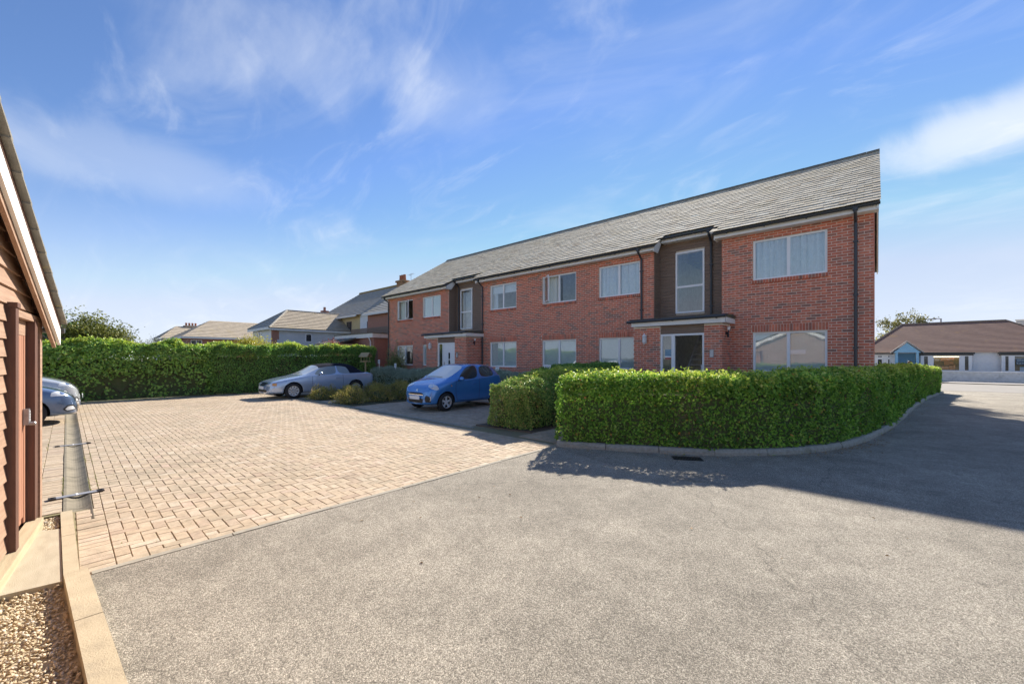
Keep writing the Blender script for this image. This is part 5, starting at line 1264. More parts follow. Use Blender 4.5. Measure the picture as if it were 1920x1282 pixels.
def det_cab(t, bvh, W):
    add = lambda n, me, m, p=t: link(n, me, m, p); pm = t.children[0].data.materials[0]
    for s in (1,-1):
        add('headlight', patch(bvh, (.12,s*.56,.585), (.82,-s*.5,-.15), [(-.17,-.06),(.13,-.065),(.15,.05),(-.15,.055)]), lens_m)
        add('indicator', patch(bvh, (.22,s*.77,.59), (.55,-s*.83,-.1), [(-.08,-.055),(.07,-.05),(.07,.05),(-.08,.05)]), amber)
        add('tail_light', patch(bvh, (4.6,s*.78,.78), (-.55,-s*.83,0), [(-.12,-.09),(.10,-.09),(.10,.09),(-.12,.07)]), redlamp)
        m_ = MB().lathe([(0,-.11),(.05,-.095),(.075,0),(.06,.08),(0,.10)], 14, 0, 'y').obj('mirror', pm, t, smooth=True); m_.location = (1.92,s*(W+.10),1.0); m_.scale = (.9,1,.85)
        MB().tube([(1.9,s*(W-.06),.93),(1.91,s*(W+.05),.96)], .022, 8).obj('mirror_arm', black, t)
        for pl in ([(1.62,s,.88),(1.62,s,.6),(1.66,s,.30)], [(2.92,s,.93),(2.94,s,.6),(2.90,s,.32)]):
            add('shut_line', strip(bvh, [Vector(a).lerp(Vector(b), k/4) for a,b in zip(pl[:-1],pl[1:]) for k in range(5)], .012, (0,-s,0), .002), black)
        add('side_moulding', strip(bvh, [(x,s,.52) for x in np.linspace(1.35,4.1,24)], .035, (0,-s,0), .012), pm)
        hd = MB().box(2.62,2.84,-.012,.02,.77,.80).obj('door_handle', pm, t); hd.location = (0,s*(W-.008),0)
    gr = add('grille', patch(bvh, (0,0,.60), (1,0,-.1), [(-.28,-.065),(.28,-.065),(.31,.06),(-.31,.06)], .007), black)
    add('grille_frame', strip(bvh, [(0,y,.662) for y in np.linspace(-.31,.31,9)], .022, (1,0,-.1), .012), chrome, gr)
    add('grille_bar', strip(bvh, [(0,-.2,.55),(0,-.02,.60),(0,.18,.65)], .016, (1,0,-.1), .014), chrome, gr)
    add('lower_grille', patch(bvh, (0,0,.33), (1,0,0), [(-.45,-.045),(.45,-.045),(.5,.045),(-.5,.045)], .005), black)
    p = MB().box(-.014,-.002,-.26,.26,-.055,.055).obj('number_plate', plate_m, t); p.location = (-.02,0,.455)
    add('wiper', strip(bvh, [(1.4,.6,.975),(1.4,.1,.985),(1.4,-.4,.975)], .022, (.6,0,-.8), .02), black)
cab_p = paint('pale silver blue paint', (.44,.54,.70), .25)
build_car('silver_convertible', 'pale silver blue convertible with black fabric roof up, parked by the tall hedge', (-18.42,5.30,0), R(90), CAB, (6,7,9), (4,), (.93,3.70), .315, .91, cab_p, top_faces=(5,6,7,8,9,10,11,12), top_side=(10,11,12), spokes=9, dbl=True, detail=det_cab, sc=(.95,1,1), sideglass=painted_light_glass)
# two parked noses beyond the shed
def det_nose(t, bvh, W, grid=False):
    add = lambda n, me, m, p=t: link(n, me, m, p); f = W/.815
    for s in (1,-1):
        hl = add('headlight', patch(bvh, (.36,s*.60*f,.75 if not grid else .86), (.6,-s*.72,-.22), [(-.26,-.03),(-.05,-.075),(.20,-.06),(.17,.03),(.0,.07),(-.22,.05)]), lens_m)
        add('lamp_bowl', patch(bvh, (.33,s*.60*f,.75 if not grid else .86), (.6,-s*.72,-.22), ell(.05,.04), .009), chrome, hl)
        fo = add('fog_surround', patch(bvh, (.16,s*.60*f,.40), (.75,-s*.62,0), [(-.16,-.05),(.10,-.085),(.17,-.03),(.10,.07),(-.06,.08)]), black)
        add('fog_light', patch(bvh, (.17,s*.61*f,.395), (.75,-s*.62,0), [(-.11,-.03),(.08,-.055),(.12,-.02),(.07,.045),(-.04,.05)], .010), lens_m, fo)
        m_ = MB().lathe([(0,-.11),(.05,-.095),(.08,0),(.065,.08),(0,.10)], 14, 0, 'y').obj('mirror', t.children[0].data.materials[0], t, smooth=True); m_.location = (1.4,s*(W+.1),1.03)
    g = add('grille', patch(bvh, (0,0,.60 if not grid else .70), (1,0,-.1), [(-.40,-.05),(.40,-.05),(.46,.06),(-.46,.06)] if not grid else [(-.42,-.08),(.42,-.08),(.48,.06),(.2,.09),(-.2,.09),(-.48,.06)], .007), black)
    for k in range(3): add('grille_bar', strip(bvh, [(0,y,(.57 if not grid else .64)+k*.035) for y in np.linspace(-.38,.38,9)], .012, (1,0,-.1), .012), chrome, g)
    add('lower_grille', patch(bvh, (0,0,.34), (1,0,0), [(-.45,-.07),(.45,-.07),(.52,.07),(-.52,.07)], .005), black)
    p = MB().box(-.014,-.002,-.26,.26,-.055,.055).obj('number_plate', plate_m, t); p.location = (-.03,0,.47)
grey_p = paint('slate blue paint', (.10,.155,.27), .26); silv_p = paint('pale silver paint', (.52,.55,.58), .26)
build_car('blue_grey_hatchback', 'blue grey hatchback nose showing past the shed, nearer of two', (-15.78,.20,0), R(-90), HAT, (6,7,9,10), (4,12), (.66,2.95), .31, .815, grey_p, detail=det_nose, sc=(1.25,1.09,1.02))
build_car('silver_suv', 'pale silver car nose behind the blue grey hatchback', (-18.6,.30,0), R(-90), HAT, (6,7,9,10), (4,12), (.66,2.95), .34, .815, silv_p, detail=lambda t,b,W: det_nose(t,b,W,True), sc=(1.29,1.13,1.15))

# ------------------------------------------------------------------ small things in front of the flats
def park_sign(x, y, h, l, w=.2):
    t = thing('parking_sign', l, 'sign', (x,y,0), 0, 'small white bay signs along the silver hedge')
    MB().box(-.02,.02,-.015,.015,0,h-.05).obj('post', whitepaint, t)
    MB().box(-w/2,w/2,-.028,-.015,h-.22,h).obj('plate', plate_m, t)
    q = MB()
    for k, (a,b) in enumerate(((.1,.9),(.25,.75))): q.box(-w/2+w*a,-w/2+w*b,-.031,-.028,h-.08-k*.07,h-.055-k*.07)
    q.obj('lettering', M('faded blue print', (.30,.36,.52), .6), t)
park_sign(-21.0,11.95,1.55,'small white sign on a post nearest the wooden bird table')
park_sign(-19.3,11.95,1.36,'small white sign in the hedge below the left ground floor window')
park_sign(-11.6,11.95,1.34,'small white sign in the hedge right of the blue car')
park_sign(-9.05,12.0,1.40,'small white sign half hidden in green hedge near the porch', .3)
bt = thing('bird_table', 'pale wooden bird table standing in front of the boundary hedge', 'bird table', (-21.25,11.25,0), R(25))
pine = M('pale pine', (.50,.38,.20), .75, c2=(.40,.29,.15), ns=5, stretch=(1,1,8))
MB().box(-.03,.03,-.03,.03,0,1.5).obj('post', pine, bt)
q = MB().box(-.22,.22,-.16,.16,1.42,1.445).box(-.22,.22,-.17,-.15,1.43,1.48).box(-.22,.22,.15,.17,1.43,1.48).obj('tray', pine, bt)
for sx in (-.19,.19):
    for sy in (-.13,.13): MB().box(sx-.012,sx+.012,sy-.012,sy+.012,1.445,1.72).obj('roof_post', pine, bt)
for s in (1,-1): MB().prism([(0,1.93),(s*.24,1.70),(s*.24,1.72),(0,1.955)], -.28, .28, 'x').obj('roof_board', pine, bt)
for a in range(3):
    MB().tube([(0,0,.45),(.28*math.cos(a*2.1),.28*math.sin(a*2.1),0)], .02, 6).obj('foot_brace', pine, bt)
gp = thing('gate_post', 'dark timber gate post at the left end of the flats', 'post', (-23.1,12.9,0))
MB().box(-.09,.09,-.09,.09,0,2.05).box(-.1,.1,-.1,.1,2.05,2.08).obj('shaft', timber, gp)

# ------------------------------------------------------------------ houses beyond
slate = M('old slate', (.44,.41,.35), .9, c2=(.33,.305,.26), ns=2.5, bump=.3, bs=12, blotch=[((.40,.32,.16), 1.4, .54, .7, .55)])
slate2 = M('brown slate', (.50,.42,.31), .9, c2=(.38,.315,.235), ns=2.5, bump=.3, bs=12, blotch=[((.42,.34,.18), 1.2, .52, .7, .5)])
render_w = M('white render', (.90,.90,.89), .85, vary=.05, ns=2)
render_g = M('grey render', (.58,.60,.61), .9, c2=(.70,.72,.73), ns=1.6, bump=.4, bs=14)
ochre = M('ochre render', (.66,.50,.25), .9, c2=(.72,.56,.31), ns=2)
farbrick = M('far brickwork', (.46,.23,.165), .9, c2=(.37,.185,.135), ns=8, bump=.3)
darkwin = M('dark window', (.05,.055,.06), .06, spec=.8)
def roof_rows(par, corners, mat, n=14, t=.035, name='roof'):
    """corners: eave a, eave b, ridge b, ridge a (3d); built as overlapping courses"""
    a,b,c,d_ = [np.array(p, float) for p in corners]; q = MB(); up = np.cross(b-a, d_-a); up /= np.linalg.norm(up)
    if up[2] < 0: up = -up
    for k in range(n):
        f0, f1 = k/n, min((k+1.15)/n, 1)
        p = [a+(d_-a)*f0, b+(c-b)*f0, b+(c-b)*f1, a+(d_-a)*f1]
        v = [p[0]+up*t*.1, p[1]+up*t*.1, p[2]-up*t, p[3]-up*t, p[0]+up*t*1.1, p[1]+up*t*1.1, p[2]+up*0, p[3]+up*0]
        q.add(v, MB.BF)
    return q.obj(name, mat, par)
def wbox(par, x0,x1,y,z0,z1, face='-y', frame_m=None, name='window', bars=1):
    fm = frame_m or white; f = .06; q = MB()
    def B(u0,u1,c0,c1,d0,d1):
        if face == '-y': q.box(u0,u1,y-d1,y-d0,c0,c1)
        else: q.box(y+d0,y+d1,u0,u1,c0,c1)
    B(x0,x1,z0,z0+f,-.02,.03); B(x0,x1,z1-f,z1,-.02,.03); B(x0,x0+f,z0+f,z1-f,-.02,.029); B(x1-f,x1,z0+f,z1-f,-.02,.029)
    for k in range(1,bars+1): xm = x0+(x1-x0)*k/(bars+1); B(xm-.03,xm+.03,z0+f,z1-f,-.02,.028)
    w = q.obj(name, fm, par); q = MB(); B(x0+f,x1-f,z0+f,z1-f,-.01,.008); q.obj('pane', darkwin, w); return w
# white and grey house with hipped roof
h1 = thing('rendered_house', 'white and grey rendered house with hipped slate roof above the hedge', 'house', (0,0,0))
MB().box(-42.2,-37.25,11.405,11.6,0,4.2).obj('white_wall', render_w, h1)
MB().box(-37.2,-37.0,11.4,20,0,4.15).obj('grey_wall', render_g, h1); MB().box(-42.2,-42.0,11.6,20,0,4.2).obj('end_wall', render_w, h1)
MB().box(-37.215,-36.985,11.38,11.75,0,4.0).box(-37.215,-36.985,11.75,11.9,3.2,3.9).obj('brick_corner', farbrick, h1)
E0, E1, RG = (-42.5,11.1,4.25), (-36.75,11.1,4.15), (-39.6,13.4,5.95)
roof_rows(h1, (E0,E1,RG,RG), slate, 10); roof_rows(h1, (E1,(-36.75,20.3,4.15),(-39.6,19.5,5.95),RG), slate2, 12); roof_rows(h1, ((-42.5,20.3,4.25),E0,RG,(-39.6,19.5,5.95)), slate, 10)
MB().tube([E1,RG], .09, 6).tube([E0,RG], .09, 6).tube([RG,(-39.6,19.5,5.95)], .09, 6).obj('ridge', slate, h1)
MB().box(-42.5,-36.8,11.05,11.1,4.0,4.2).box(-36.8,-36.72,11.1,20,3.95,4.1).obj('gutter', whitepaint, h1)
wbox(h1,-40.9,-39.7,11.40,2.9,3.95); wbox(h1,14.0,14.55,-37.0,3.05,3.75,'x',bars=0)
MB().box(-40.2,-39.7,16.6,17.2,5.6,6.25).tube([(-39.95,16.9,6.25),(-39.95,16.9,6.6)], .12, 8).obj('chimney', farbrick, h1)
# low grey link roof right of it
h1b = thing('link_roof_house', 'grey slate roof between the white house and the ochre house', 'house', (0,0,0))
MB().box(-41,-38.4,19.0,19.2,0,4.4).obj('wall', render_g, h1b)
roof_rows(h1b, ((-43,18.8,4.4),(-37.6,18.8,4.4),(-38.4,22.5,6.4),(-43,22.5,6.4)), slate, 10)
# tall house: ochre, white and brick bays under one long roof
h2 = thing('terrace_house', 'tall house with ochre white and brick bays under a long slate roof', 'house', (0,0,0))
MB().box(-44.3,-34.9,18.0,18.2,0,5.65).obj('ochre_wall', ochre, h2); MB().box(-34.9,-31.0,17.95,18.2,0,5.65).obj('white_wall', render_w, h2)
MB().box(-31.0,-24.5,16.6,18.2,0,5.3).obj('brick_bay', farbrick, h2)
MB().box(-44.3,-24.5,18.2,27,0,5.6).prism([(18.2,5.6),(27,5.6),(22.6,8.8)], -44.3, -24.5, 'x').obj('gable_wall', farbrick, h2)
roof_rows(h2, ((-44.7,17.6,5.55),(-24.3,17.6,5.55),(-24.3,22.6,8.95),(-44.0,22.6,8.95)), slate, 18)
roof_rows(h2, ((-24.3,27.6,5.55),(-44.7,27.6,5.55),(-44.0,22.6,8.95),(-24.3,22.6,8.95)), slate, 6)
roof_rows(h2, ((-31.3,16.3,5.25),(-24.3,16.3,5.25),(-24.3,19.6,7.2),(-31.3,19.6,7.2)), slate, 9, name='bay_roof')
MB().box(-44.6,-34.9,17.5,17.58,5.42,5.55).box(-31.3,-24.4,16.22,16.3,5.08,5.25).obj('fascia', whitepaint, h2)
MB().tube([(-44,22.6,9.0),(-24.3,22.6,9.0)], .12, 6).obj('ridge', M('lichen ridge', (.42,.30,.12), .9), h2)
wbox(h2,-44.0,-42.6,17.995,3.9,5.1); wbox(h2,-37.6,-36.6,17.995,3.6,5.1,frame_m=timber,bars=2); 
wbox(h2,-33.6,-32.5,17.945,3.2,4.9,frame_m=M('grey window frame', (.28,.26,.25), .6),bars=0)
ck = MB().box(-35.75,-34.65,22.25,22.95,8.6,9.2).box(-35.85,-34.55,22.15,23.05,9.2,9.38).obj('chimney', M('lichen brick', (.40,.28,.13), .9, c2=(.42,.18,.1), ns=4), h2)
for k in range(3): MB().lathe([(.12,9.38),(.15,9.45),(.125,9.85),(.15,9.95),(.08,9.95)], 10, 0, 'z', (-35.55+k*.35,22.6,0)).obj('chimney_pot', M('terracotta', (.50,.20,.11), .8), ck, smooth=True)
q = MB().tube([(-33.9,22.7,8.9),(-33.9,22.7,9.9)], .02, 5).tube([(-34.3,22.7,9.8),(-33.5,22.7,9.9)], .012, 4)
for k in range(6): q.tube([(-34.25+k*.14,22.5,9.81+k*.015),(-34.25+k*.14,22.9,9.81+k*.015)], .008, 4)
q.obj('tv_aerial', steel, h2)
# flat roofed garages
gr = thing('flat_garage', 'flat roofed brick garage with white fascia behind the hedge', 'garage', (0,0,0))
MB().box(-31.6,-26.1,14.45,17.8,0,3.1).obj('wall', farbrick, gr)
MB().box(-31.8,-25.95,14.25,18,3.08,3.38).obj('fascia', whitepaint, gr); MB().box(-31.85,-25.9,14.2,16.5,3.38,3.43).obj('flat_roof', felt, gr)
MB().tube([(-26.4,14.2,3.1),(-26.4,14.35,2.8),(-26.4,14.35,.2)], .04, 8).obj('downpipe', white, gr)
sh2 = thing('low_shed', 'dark felt roofed low shed behind the hedge', 'shed', (0,0,0))
MB().box(-31.5,-28.2,12.9,14.0,0,2.65).obj('wall', ochre, sh2); MB().prism([(12.7,2.62),(14.1,3.05),(14.1,3.13),(12.7,2.72)], -31.8, -28.0, 'x').obj('roof', felt, sh2)
fp = thing('timber_parapet', 'brown timber roof parapet above the flat garage', 'fence', (0,0,0))
for k in range(4): MB().box(-33.5,-24.2,16.42,16.46,3.46+k*.16,3.60+k*.16).obj('board', timber, fp)
# brick house far left
h3 = thing('brick_house', 'far brick house with brown hipped roof above the hedge', 'house', (0,0,0))
MB().box(-64,-55,8.6,18,0,3.95).obj('wall', farbrick, h3)
e = .4; A, B_, C_, D = (-64-e,8.6-e,3.95),(-55+e,8.6-e,3.95),(-55+e,18+e,3.95),(-64-e,18+e,3.95); r1, r2 = (-59.5,11.6,6.15),(-59.5,17,6.15)
roof_rows(h3,(B_,C_,r2,r1),slate2,12); roof_rows(h3,(A,B_,r1,r1),slate2,12); roof_rows(h3,(D,A,r1,r2),slate2,6); roof_rows(h3,(C_,D,r2,r2),slate2,6)
MB().box(-54.62,-54.55,8.2,18.4,3.75,3.95).box(-64,-54.6,8.12,8.2,3.75,3.95).obj('gutter', whitepaint, h3); wbox(h3,9.0,10.0,-55.0,2.6,3.6,'x')
h4 = thing('chimney_house', 'farthest house with a row of chimney pots above the hedge', 'house', (0,0,0))
MB().box(-78,-70,8.5,14,0,4.3).obj('wall', render_w, h4)
roof_rows(h4,((-69.6,8.2,4.3),(-69.6,14.3,4.3),(-74,13,6.2),(-74,10.5,6.2)),slate2,8); roof_rows(h4,((-78.4,8.2,4.3),(-69.6,8.2,4.3),(-74,10.5,6.2),(-74,10.5,6.2)),slate2,8)
c4 = MB().box(-74.4,-73.6,11.4,12.9,5.6,6.2).box(-74.5,-73.5,11.3,13.0,6.2,6.33).obj('chimney', M('pale stone', (.55,.45,.34), .9), h4)
for k in range(4): MB().lathe([(.11,6.33),(.13,6.7),(.08,6.74)], 8, 0, 'z', (-74,11.6+k*.36,0)).obj('chimney_pot', M('terracotta', (.5,.2,.11), .8), c4)

# ------------------------------------------------------------------ shop across the street
K = 1.21; GS = -.31
def sy(y): return y*K
def sz(z): return 1.65+(z-1.65)*K
sp_ = thing('shop_bungalow', 'low white painted shop with brown tiled hipped roof across the street', 'shop', (0,0,0))
wp = M('white painted brick', (.92,.92,.92), .75, vary=.05, ns=6, bump=.5, bs=30)
Yf = sy(43)
SX = [a*K for a in (-1.6,.07,.41,.69,1.17,2.28,2.67,2.89,3.09,4.44,4.62,4.87,6.45,6.69,6.85,8.6,12)]
MB().box(SX[0],SX[-1],Yf,Yf+8,GS,sz(2.06)).obj('wall', wp, sp_)
tile_b = M('brown plain tile', (.30,.175,.13), .85, c2=(.235,.135,.10), ns=3, bump=.3, bs=20, blotch=[((.50,.27,.08), .9, .60, .74, .6), ((.40,.28,.22), 6, .6, .7, .4)])
ez = sz(2.06); ye = Yf-.25; yr = Yf+5.2; rl = (1.95,yr,sz(2.06)+2.9); rr = (8.75,yr,sz(2.06)+2.9)
eL, eR = (SX[0]-.3,ye,ez), (SX[-1]+.4,ye,ez)
eL = (-1.3,ye,ez); eR = (12.6,ye,ez); bL = (-1.3,Yf+10.6,ez); bR = (12.6,Yf+10.6,ez)
roof_rows(sp_,(eL,eR,rr,rl),tile_b,26,.03); roof_rows(sp_,(bL,eL,rl,rl),tile_b,12,.03); roof_rows(sp_,(eR,bR,rr,rr),tile_b,12,.03); roof_rows(sp_,(bR,bL,rl,rr),tile_b,6,.03)
MB().tube([rl,rr], .11, 6).tube([rl,eL], .1, 6).tube([rr,eR], .1, 6).obj('ridge', M('ridge clay', (.34,.24,.16), .85), sp_)
MB().box(-1.3,1.2,ye-.02,ye+.15,ez-.14,ez-.02).obj('gutter', grey_pipe, sp_)
def bay(x0, x1, side_w, name):
    """shop window bay: dark fascia, white frame, side lights and a wide pane"""
    b = MB().box(x0-.15,x1+.15,Yf-.5,Yf+.05,ez-.16,ez-.02).box(x0-.08,x1+.08,Yf-.42,Yf+.05,ez-.27,ez-.16).obj('bay_fascia', M('dark fascia', (.06,.062,.058), .5), sp_)
    MB().box(x0,x1,Yf-.34,Yf,GS,sz(.72)).obj('bay_base', wp, sp_); return b
bay(2.97,6.05,.3,'a'); bay(7.66,12.0,.3,'b')
zt, zb = ez-.27, sz(.72)
def pane_w(x0,x1,z0=None,z1=None,y=None,mat=None,nm='shop_window'):
    z0 = zb if z0 is None else z0; z1 = zt if z1 is None else z1; y = Yf-.34 if y is None else y
    q = MB(); f = .07; q.box(x0,x1,y-.03,y+.03,z0,z0+f).box(x0,x1,y-.03,y+.03,z1-f,z1).box(x0,x0+f,y-.029,y+.029,z0+f,z1-f).box(x1-f,x1,y-.029,y+.029,z0+f,z1-f)
    w = q.obj(nm, white, sp_); MB().box(x0+f,x1-f,y-.005,y+.0,z0+f,z1-f).obj('pane', mat or shop_pane, w); return w
def post_w(x0,x1): MB().box(x0,x1,Yf-.37,Yf-.28,zb,zt).obj('bay_post', white, sp_)
pane_w(3.12,3.50,mat=darkwin); post_w(3.50,3.74); wa = pane_w(3.72,5.38); post_w(5.38,5.58); pane_w(5.57,5.92,mat=darkwin); post_w(2.97,3.12); post_w(5.92,6.05)
post_w(7.66,7.8); pane_w(7.79,8.1,mat=darkwin); post_w(8.1,8.29); wb_ = pane_w(8.28,12.0)
# what shows in the windows: orange lit display, blue board with white lettering
MB().box(3.72,5.38,Yf-.02,Yf-.003,zb,zt).obj('shop_back', M('ochre shop wall', (.35,.25,.10), .8), wa)
q = MB()
for (a,b,c,d_) in ((4.25,4.75,.62,.82),(4.72,5.05,.66,.86),(4.45,5.0,.36,.60),(4.75,5.1,.08,.42),(4.3,4.7,.1,.3)): q.box(a,b,Yf-.2,Yf-.05,zb+(zt-zb)*c,zb+(zt-zb)*d_)
q.obj('orange_display', M('orange goods', (.62,.22,.06), .6, c2=(.70,.34,.12), ns=6), wa)
MB().box(3.75,5.35,Yf-.27,Yf-.2,zt-.15,zt-.09).obj('strip_light', M('warm tube', (.9,.8,.55), .5, emit=((1,.8,.45),1.2)), wa)
MB().box(8.28,12,Yf-.02,Yf-.003,zb,zt).obj('shop_back', M('brown shop wall', (.24,.18,.12), .8), wb_)
MB().box(8.44,10.6,Yf-.27,Yf-.255,zb+(zt-zb)*.42,zb+(zt-zb)*.78).obj('blue_board', M('navy board', (.03,.10,.24), .5), wb_)
def text(body, x, y, z, size, mat, par):
    cu = bpy.data.curves.new('lettering', 'FONT'); cu.body = body; cu.size = size; cu.extrude = .004
    o = bpy.data.objects.new('tmp', cu); col.objects.link(o); dg = bpy.context.evaluated_depsgraph_get()
    me = bpy.data.meshes.new_from_object(o.evaluated_get(dg)); bpy.data.objects.remove(o)
    l = link('lettering', me, mat, par, loc=(x,y,z)); l.rotation_euler = (R(90),0,0); return l
ltm = M('pale blue lettering', (.55,.68,.80), .5)
text('BRKO', 8.47, Yf-.28, zb+(zt-zb)*.63, .22, ltm, wb_); text('GHIT', 8.47, Yf-.28, zb+(zt-zb)*.46, .22, ltm, wb_)
MB().box(8.62,9.6,Yf-.30,Yf-.29,zb+.02,zb+(zt-zb)*.30).obj('pale_notice', M('pale blue notice', (.45,.62,.78), .5), wb_)
# small casements left of the porch
for x0, x1 in ((.0,.42),(.72,.95)):
    pane_w(x0+.05,x1+.05,sz(1.66),sz(1.86),Yf-.02,darkwin,'casement'); pane_w(x0+.05,x1+.05,sz(1.0),sz(1.6),Yf-.02,darkwin,'casement')
# blue gabled porch
sky_b = M('sky blue paint', (.28,.55,.76), .5, vary=.06); 
po = MB().box(1.32,1.48,Yf-1.0,Yf-.85,GS,sz(2.06)).box(2.66,2.82,Yf-1.0,Yf-.85,GS,sz(2.06)).obj('porch_post', sky_b, sp_)
MB().prism([(1.15,sz(2.05)),(2.98,sz(2.05)),(2.07,sz(2.80))], Yf-1.02, Yf-.9, 'y').obj('porch_gable', sky_b, sp_)
for s in (1,-1): MB().prism([(2.07,sz(2.86)),(2.07+s*1.08,sz(2.02)),(2.07+s*1.08,sz(2.10)),(2.07,sz(2.94))], Yf-1.12, Yf+.6, 'y').obj('porch_roof', M('pale verge', (.55,.52,.48), .8), sp_)
MB().box(1.48,2.66,Yf-.06,Yf-.004,GS,sz(2.0)).obj('porch_door', M('mid blue paint', (.16,.38,.58), .5, vary=.1, ns=4, stretch=(14,1,.4)), sp_)
MB().box(1.30,1.36,Yf-.9,Yf,GS,sz(2.0)).box(2.78,2.84,Yf-.9,Yf,GS,sz(2.0)).obj('porch_side', sky_b, sp_)
wl_ = MB(); wl_.box(3.9,40,49.45,49.75,GS-.05,.50); wo = wl_.obj('low_wall', M('rough whitewash', (.74,.74,.73), .9, c2=(.60,.60,.58), ns=4, bump=1, bs=8, blotch=[((.35,.34,.31), 2.2, .58, .72, .6)]), label='low rough whitewashed wall in front of the shop', cat='wall')
MB().box(3.85,40,49.4,49.8,.50,.56).obj('coping', render_w, wo)
h5 = thing('slate_house', 'grey roofed house beyond the right end of the shop', 'house', (0,0,0))
MB().box(11.5,22,64,72,-.3,3.4).obj('wall', render_w, h5); roof_rows(h5,((11,63.6,3.3),(22.5,63.6,3.3),(22.5,68,5.75),(11,68,5.75)),slate,10)
lp = thing('street_lamp', 'grey street lamp head above the shop roof', 'street lamp', (5.0,61,-.3))
MB().tube([(0,0,0),(0,0,6.05)], .06, 8).obj('column', steel, lp); MB().tube([(0,0,6.0),(-.15,0,6.05),(-.45,0,6.05)], .04, 6).obj('arm', steel, lp)
MB().box(-.95,-.35,-.1,.1,5.97,6.07).obj('lamp_head', M('grey lamp', (.2,.2,.21), .5), lp)

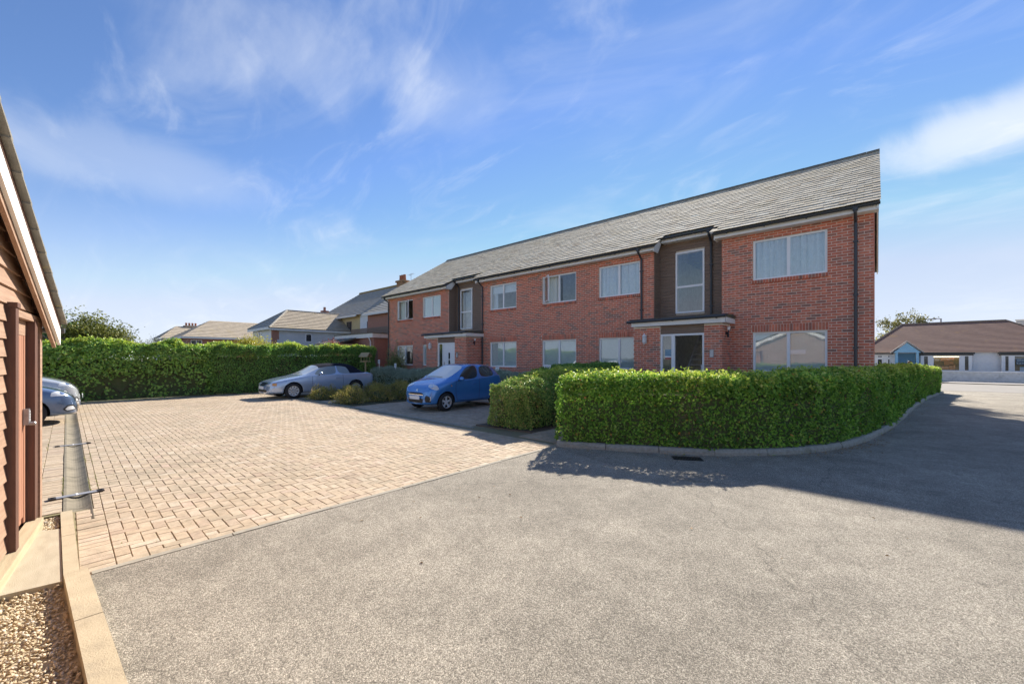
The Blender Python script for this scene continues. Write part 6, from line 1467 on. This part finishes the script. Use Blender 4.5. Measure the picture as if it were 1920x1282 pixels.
# ------------------------------------------------------------------ person beyond the hedge (head and shoulders show)
def person(loc, rotz, label):
    t = thing('person', label, 'person', loc, rotz)
    J = {'pel':(0,0,.95,.15,.12),'waist':(0,0,1.1,.15,.11),'chest':(0,.0,1.3,.18,.12),'neckb':(0,0,1.44,.09,.08),'neck':(0,0.01,1.5,.055,.055),
         'shl':(.17,0,1.40,.07,.07),'ell':(.22,.03,1.13,.05,.05),'wrl':(.20,-.12,.92,.035,.035),'hl':(.20,-.17,.86,.03,.02),
         'shr':(-.17,0,1.40,.07,.07),'elr':(-.22,.03,1.13,.05,.05),'wrr':(-.20,-.12,.92,.035,.035),'hr':(-.20,-.17,.86,.03,.02),
         'hipl':(.1,0,.88,.10,.10),'knl':(.11,-.04,.50,.065,.065),'anl':(.11,.03,.09,.045,.045),'tol':(.12,-.14,.04,.04,.03),
         'hipr':(-.1,0,.88,.10,.10),'knr':(-.11,.03,.50,.065,.065),'anr':(-.11,.10,.09,.045,.045),'tor':(-.12,-.05,.04,.04,.03)}
    E_ = [('pel','waist'),('waist','chest'),('chest','neckb'),('neckb','neck'),('chest','shl'),('shl','ell'),('ell','wrl'),('wrl','hl'),('chest','shr'),('shr','elr'),('elr','wrr'),('wrr','hr'),
          ('pel','hipl'),('hipl','knl'),('knl','anl'),('anl','tol'),('pel','hipr'),('hipr','knr'),('knr','anr'),('anr','tor')]
    ks = list(J); me = bpy.data.meshes.new('body'); me.from_pydata([J[k][:3] for k in ks], [(ks.index(a),ks.index(b)) for a,b in E_], [])
    o = bpy.data.objects.new('tmp', me); col.objects.link(o); o.modifiers.new('k','SKIN'); sv = me.skin_vertices[0].data
    for i, k in enumerate(ks): sv[i].radius = J[k][3:]
    sv[0].use_root = True; sd = o.modifiers.new('s','SUBSURF'); sd.levels = 2
    dg = bpy.context.evaluated_depsgraph_get(); m2 = bpy.data.meshes.new_from_object(o.evaluated_get(dg)); bpy.data.objects.remove(o)
    m2.polygons.foreach_set('use_smooth', np.ones(len(m2.polygons), bool))
    link('body', m2, M('dark clothing', (.02,.022,.028), .85), t)
    skin = M('skin', (.55,.32,.24), .55, vary=.05)
    bm = bmesh.new(); bmesh.ops.create_uvsphere(bm, u_segments=20, v_segments=14, radius=1)
    for v in bm.verts:
        x,y,z = v.co; w = .078*(1-.18*max(0,-z)); v.co = (x*w, y*.098*(1-.1*max(0,-z)), z*.118)
        if y < -.75 and abs(x) < .3 and -.35 < z < .1: v.co.y -= .018
        if y < -.6 and z < -.6: v.co.y -= .01
    hm = bpy.data.meshes.new('head'); bm.to_mesh(hm); bm.free(); hm.polygons.foreach_set('use_smooth', np.ones(len(hm.polygons), bool))
    hd = link('head', hm, skin, t, loc=(0,-.01,1.60))
    for s in (1,-1):
        MB().lathe([(0,-.003),(.011,0),(0,.008)], 8, 0, 'y', (s*.03,-.096,.012)).obj('eye', M('dark eye', (.03,.02,.02), .3), hd)
        MB().lathe([(0,-.008),(.022,-.004),(.024,.006),(0,.01)], 8, 0, 'x', (s*.08,.01,0)).obj('ear', skin, hd)
    MB().box(-.022,.022,-.101,-.095,-.062,-.054).obj('mouth', M('lips', (.42,.18,.15), .5), hd)
    MB().lathe([(0,.085),(.05,.075),(.085,.05),(.1,.022),(.098,.016)], 16, 0, 'z', (0,0.005,.04)).box(-.06,.06,-.165,-.07,.055,.066).obj('flat_cap', black, t).location = (0,-.01,1.60)
    MB().lathe([(.05,1.47),(.065,1.50),(.06,1.53)], 14, 0, 'z').obj('collar', white, t)
    return t
person((1.36,31,gz(31)+.17-.12), R(65), 'person in dark cap and dark jacket beyond the hedge, only head showing')

# ------------------------------------------------------------------ moss and small weeds in the joints
moss = MB(); n = 2600
xm = -6.6-np.abs(rng.normal(0,3.2,n)); line = rng.choice([-.03,-.23,-.43,-.63,.2,.27], n, p=[.2,.25,.2,.1,.15,.1]); ym = line+rng.normal(0,.004,n)
k = vnoise(np.c_[xm,ym*3,xm*0], 1.1, 5) > .45; k &= xm > -21
P = np.c_[xm,ym,np.full(n,-.004)][k]
xm2 = rng.choice(np.arange(-21.6,-4.7,.1), 900); ym2 = .3+np.abs(rng.normal(0,.5,900)); k2 = vnoise(np.c_[xm2,ym2,xm2*0], .8, 6) > .55
P = np.concatenate([P, np.c_[xm2,ym2,np.full(900,-.006)][k2]])
leaf_mesh(moss, P, np.tile([0,0,1.], (len(P),1)), .016, tilt=.9, aspect=.5)
ws = rng.random(260)*arc[-1]; Pw = np.stack([np.interp(ws, arc, KP[:,0]), np.interp(ws, arc, KP[:,1])], 1)-.006*np.stack([np.interp(ws, arc, KN[:,0]), np.interp(ws, arc, KN[:,1])], 1)
kw = vnoise(np.c_[Pw,Pw[:,:1]*0], 2.2, 7) > .6; Pw = Pw[kw]
leaf_mesh(moss, np.c_[Pw, np.array([gz(y)+.005 for y in Pw[:,1]])], np.tile([0,0,1.], (len(Pw),1)), .05, tilt=1.2, aspect=.35)
moss.obj('moss', leafmat('moss', [(0,(.28,.27,.05)),(.5,(.36,.36,.07)),(1,(.22,.30,.06))]), label='yellow green moss and weeds in paving joints and along the kerb', cat='moss', kind='stuff')
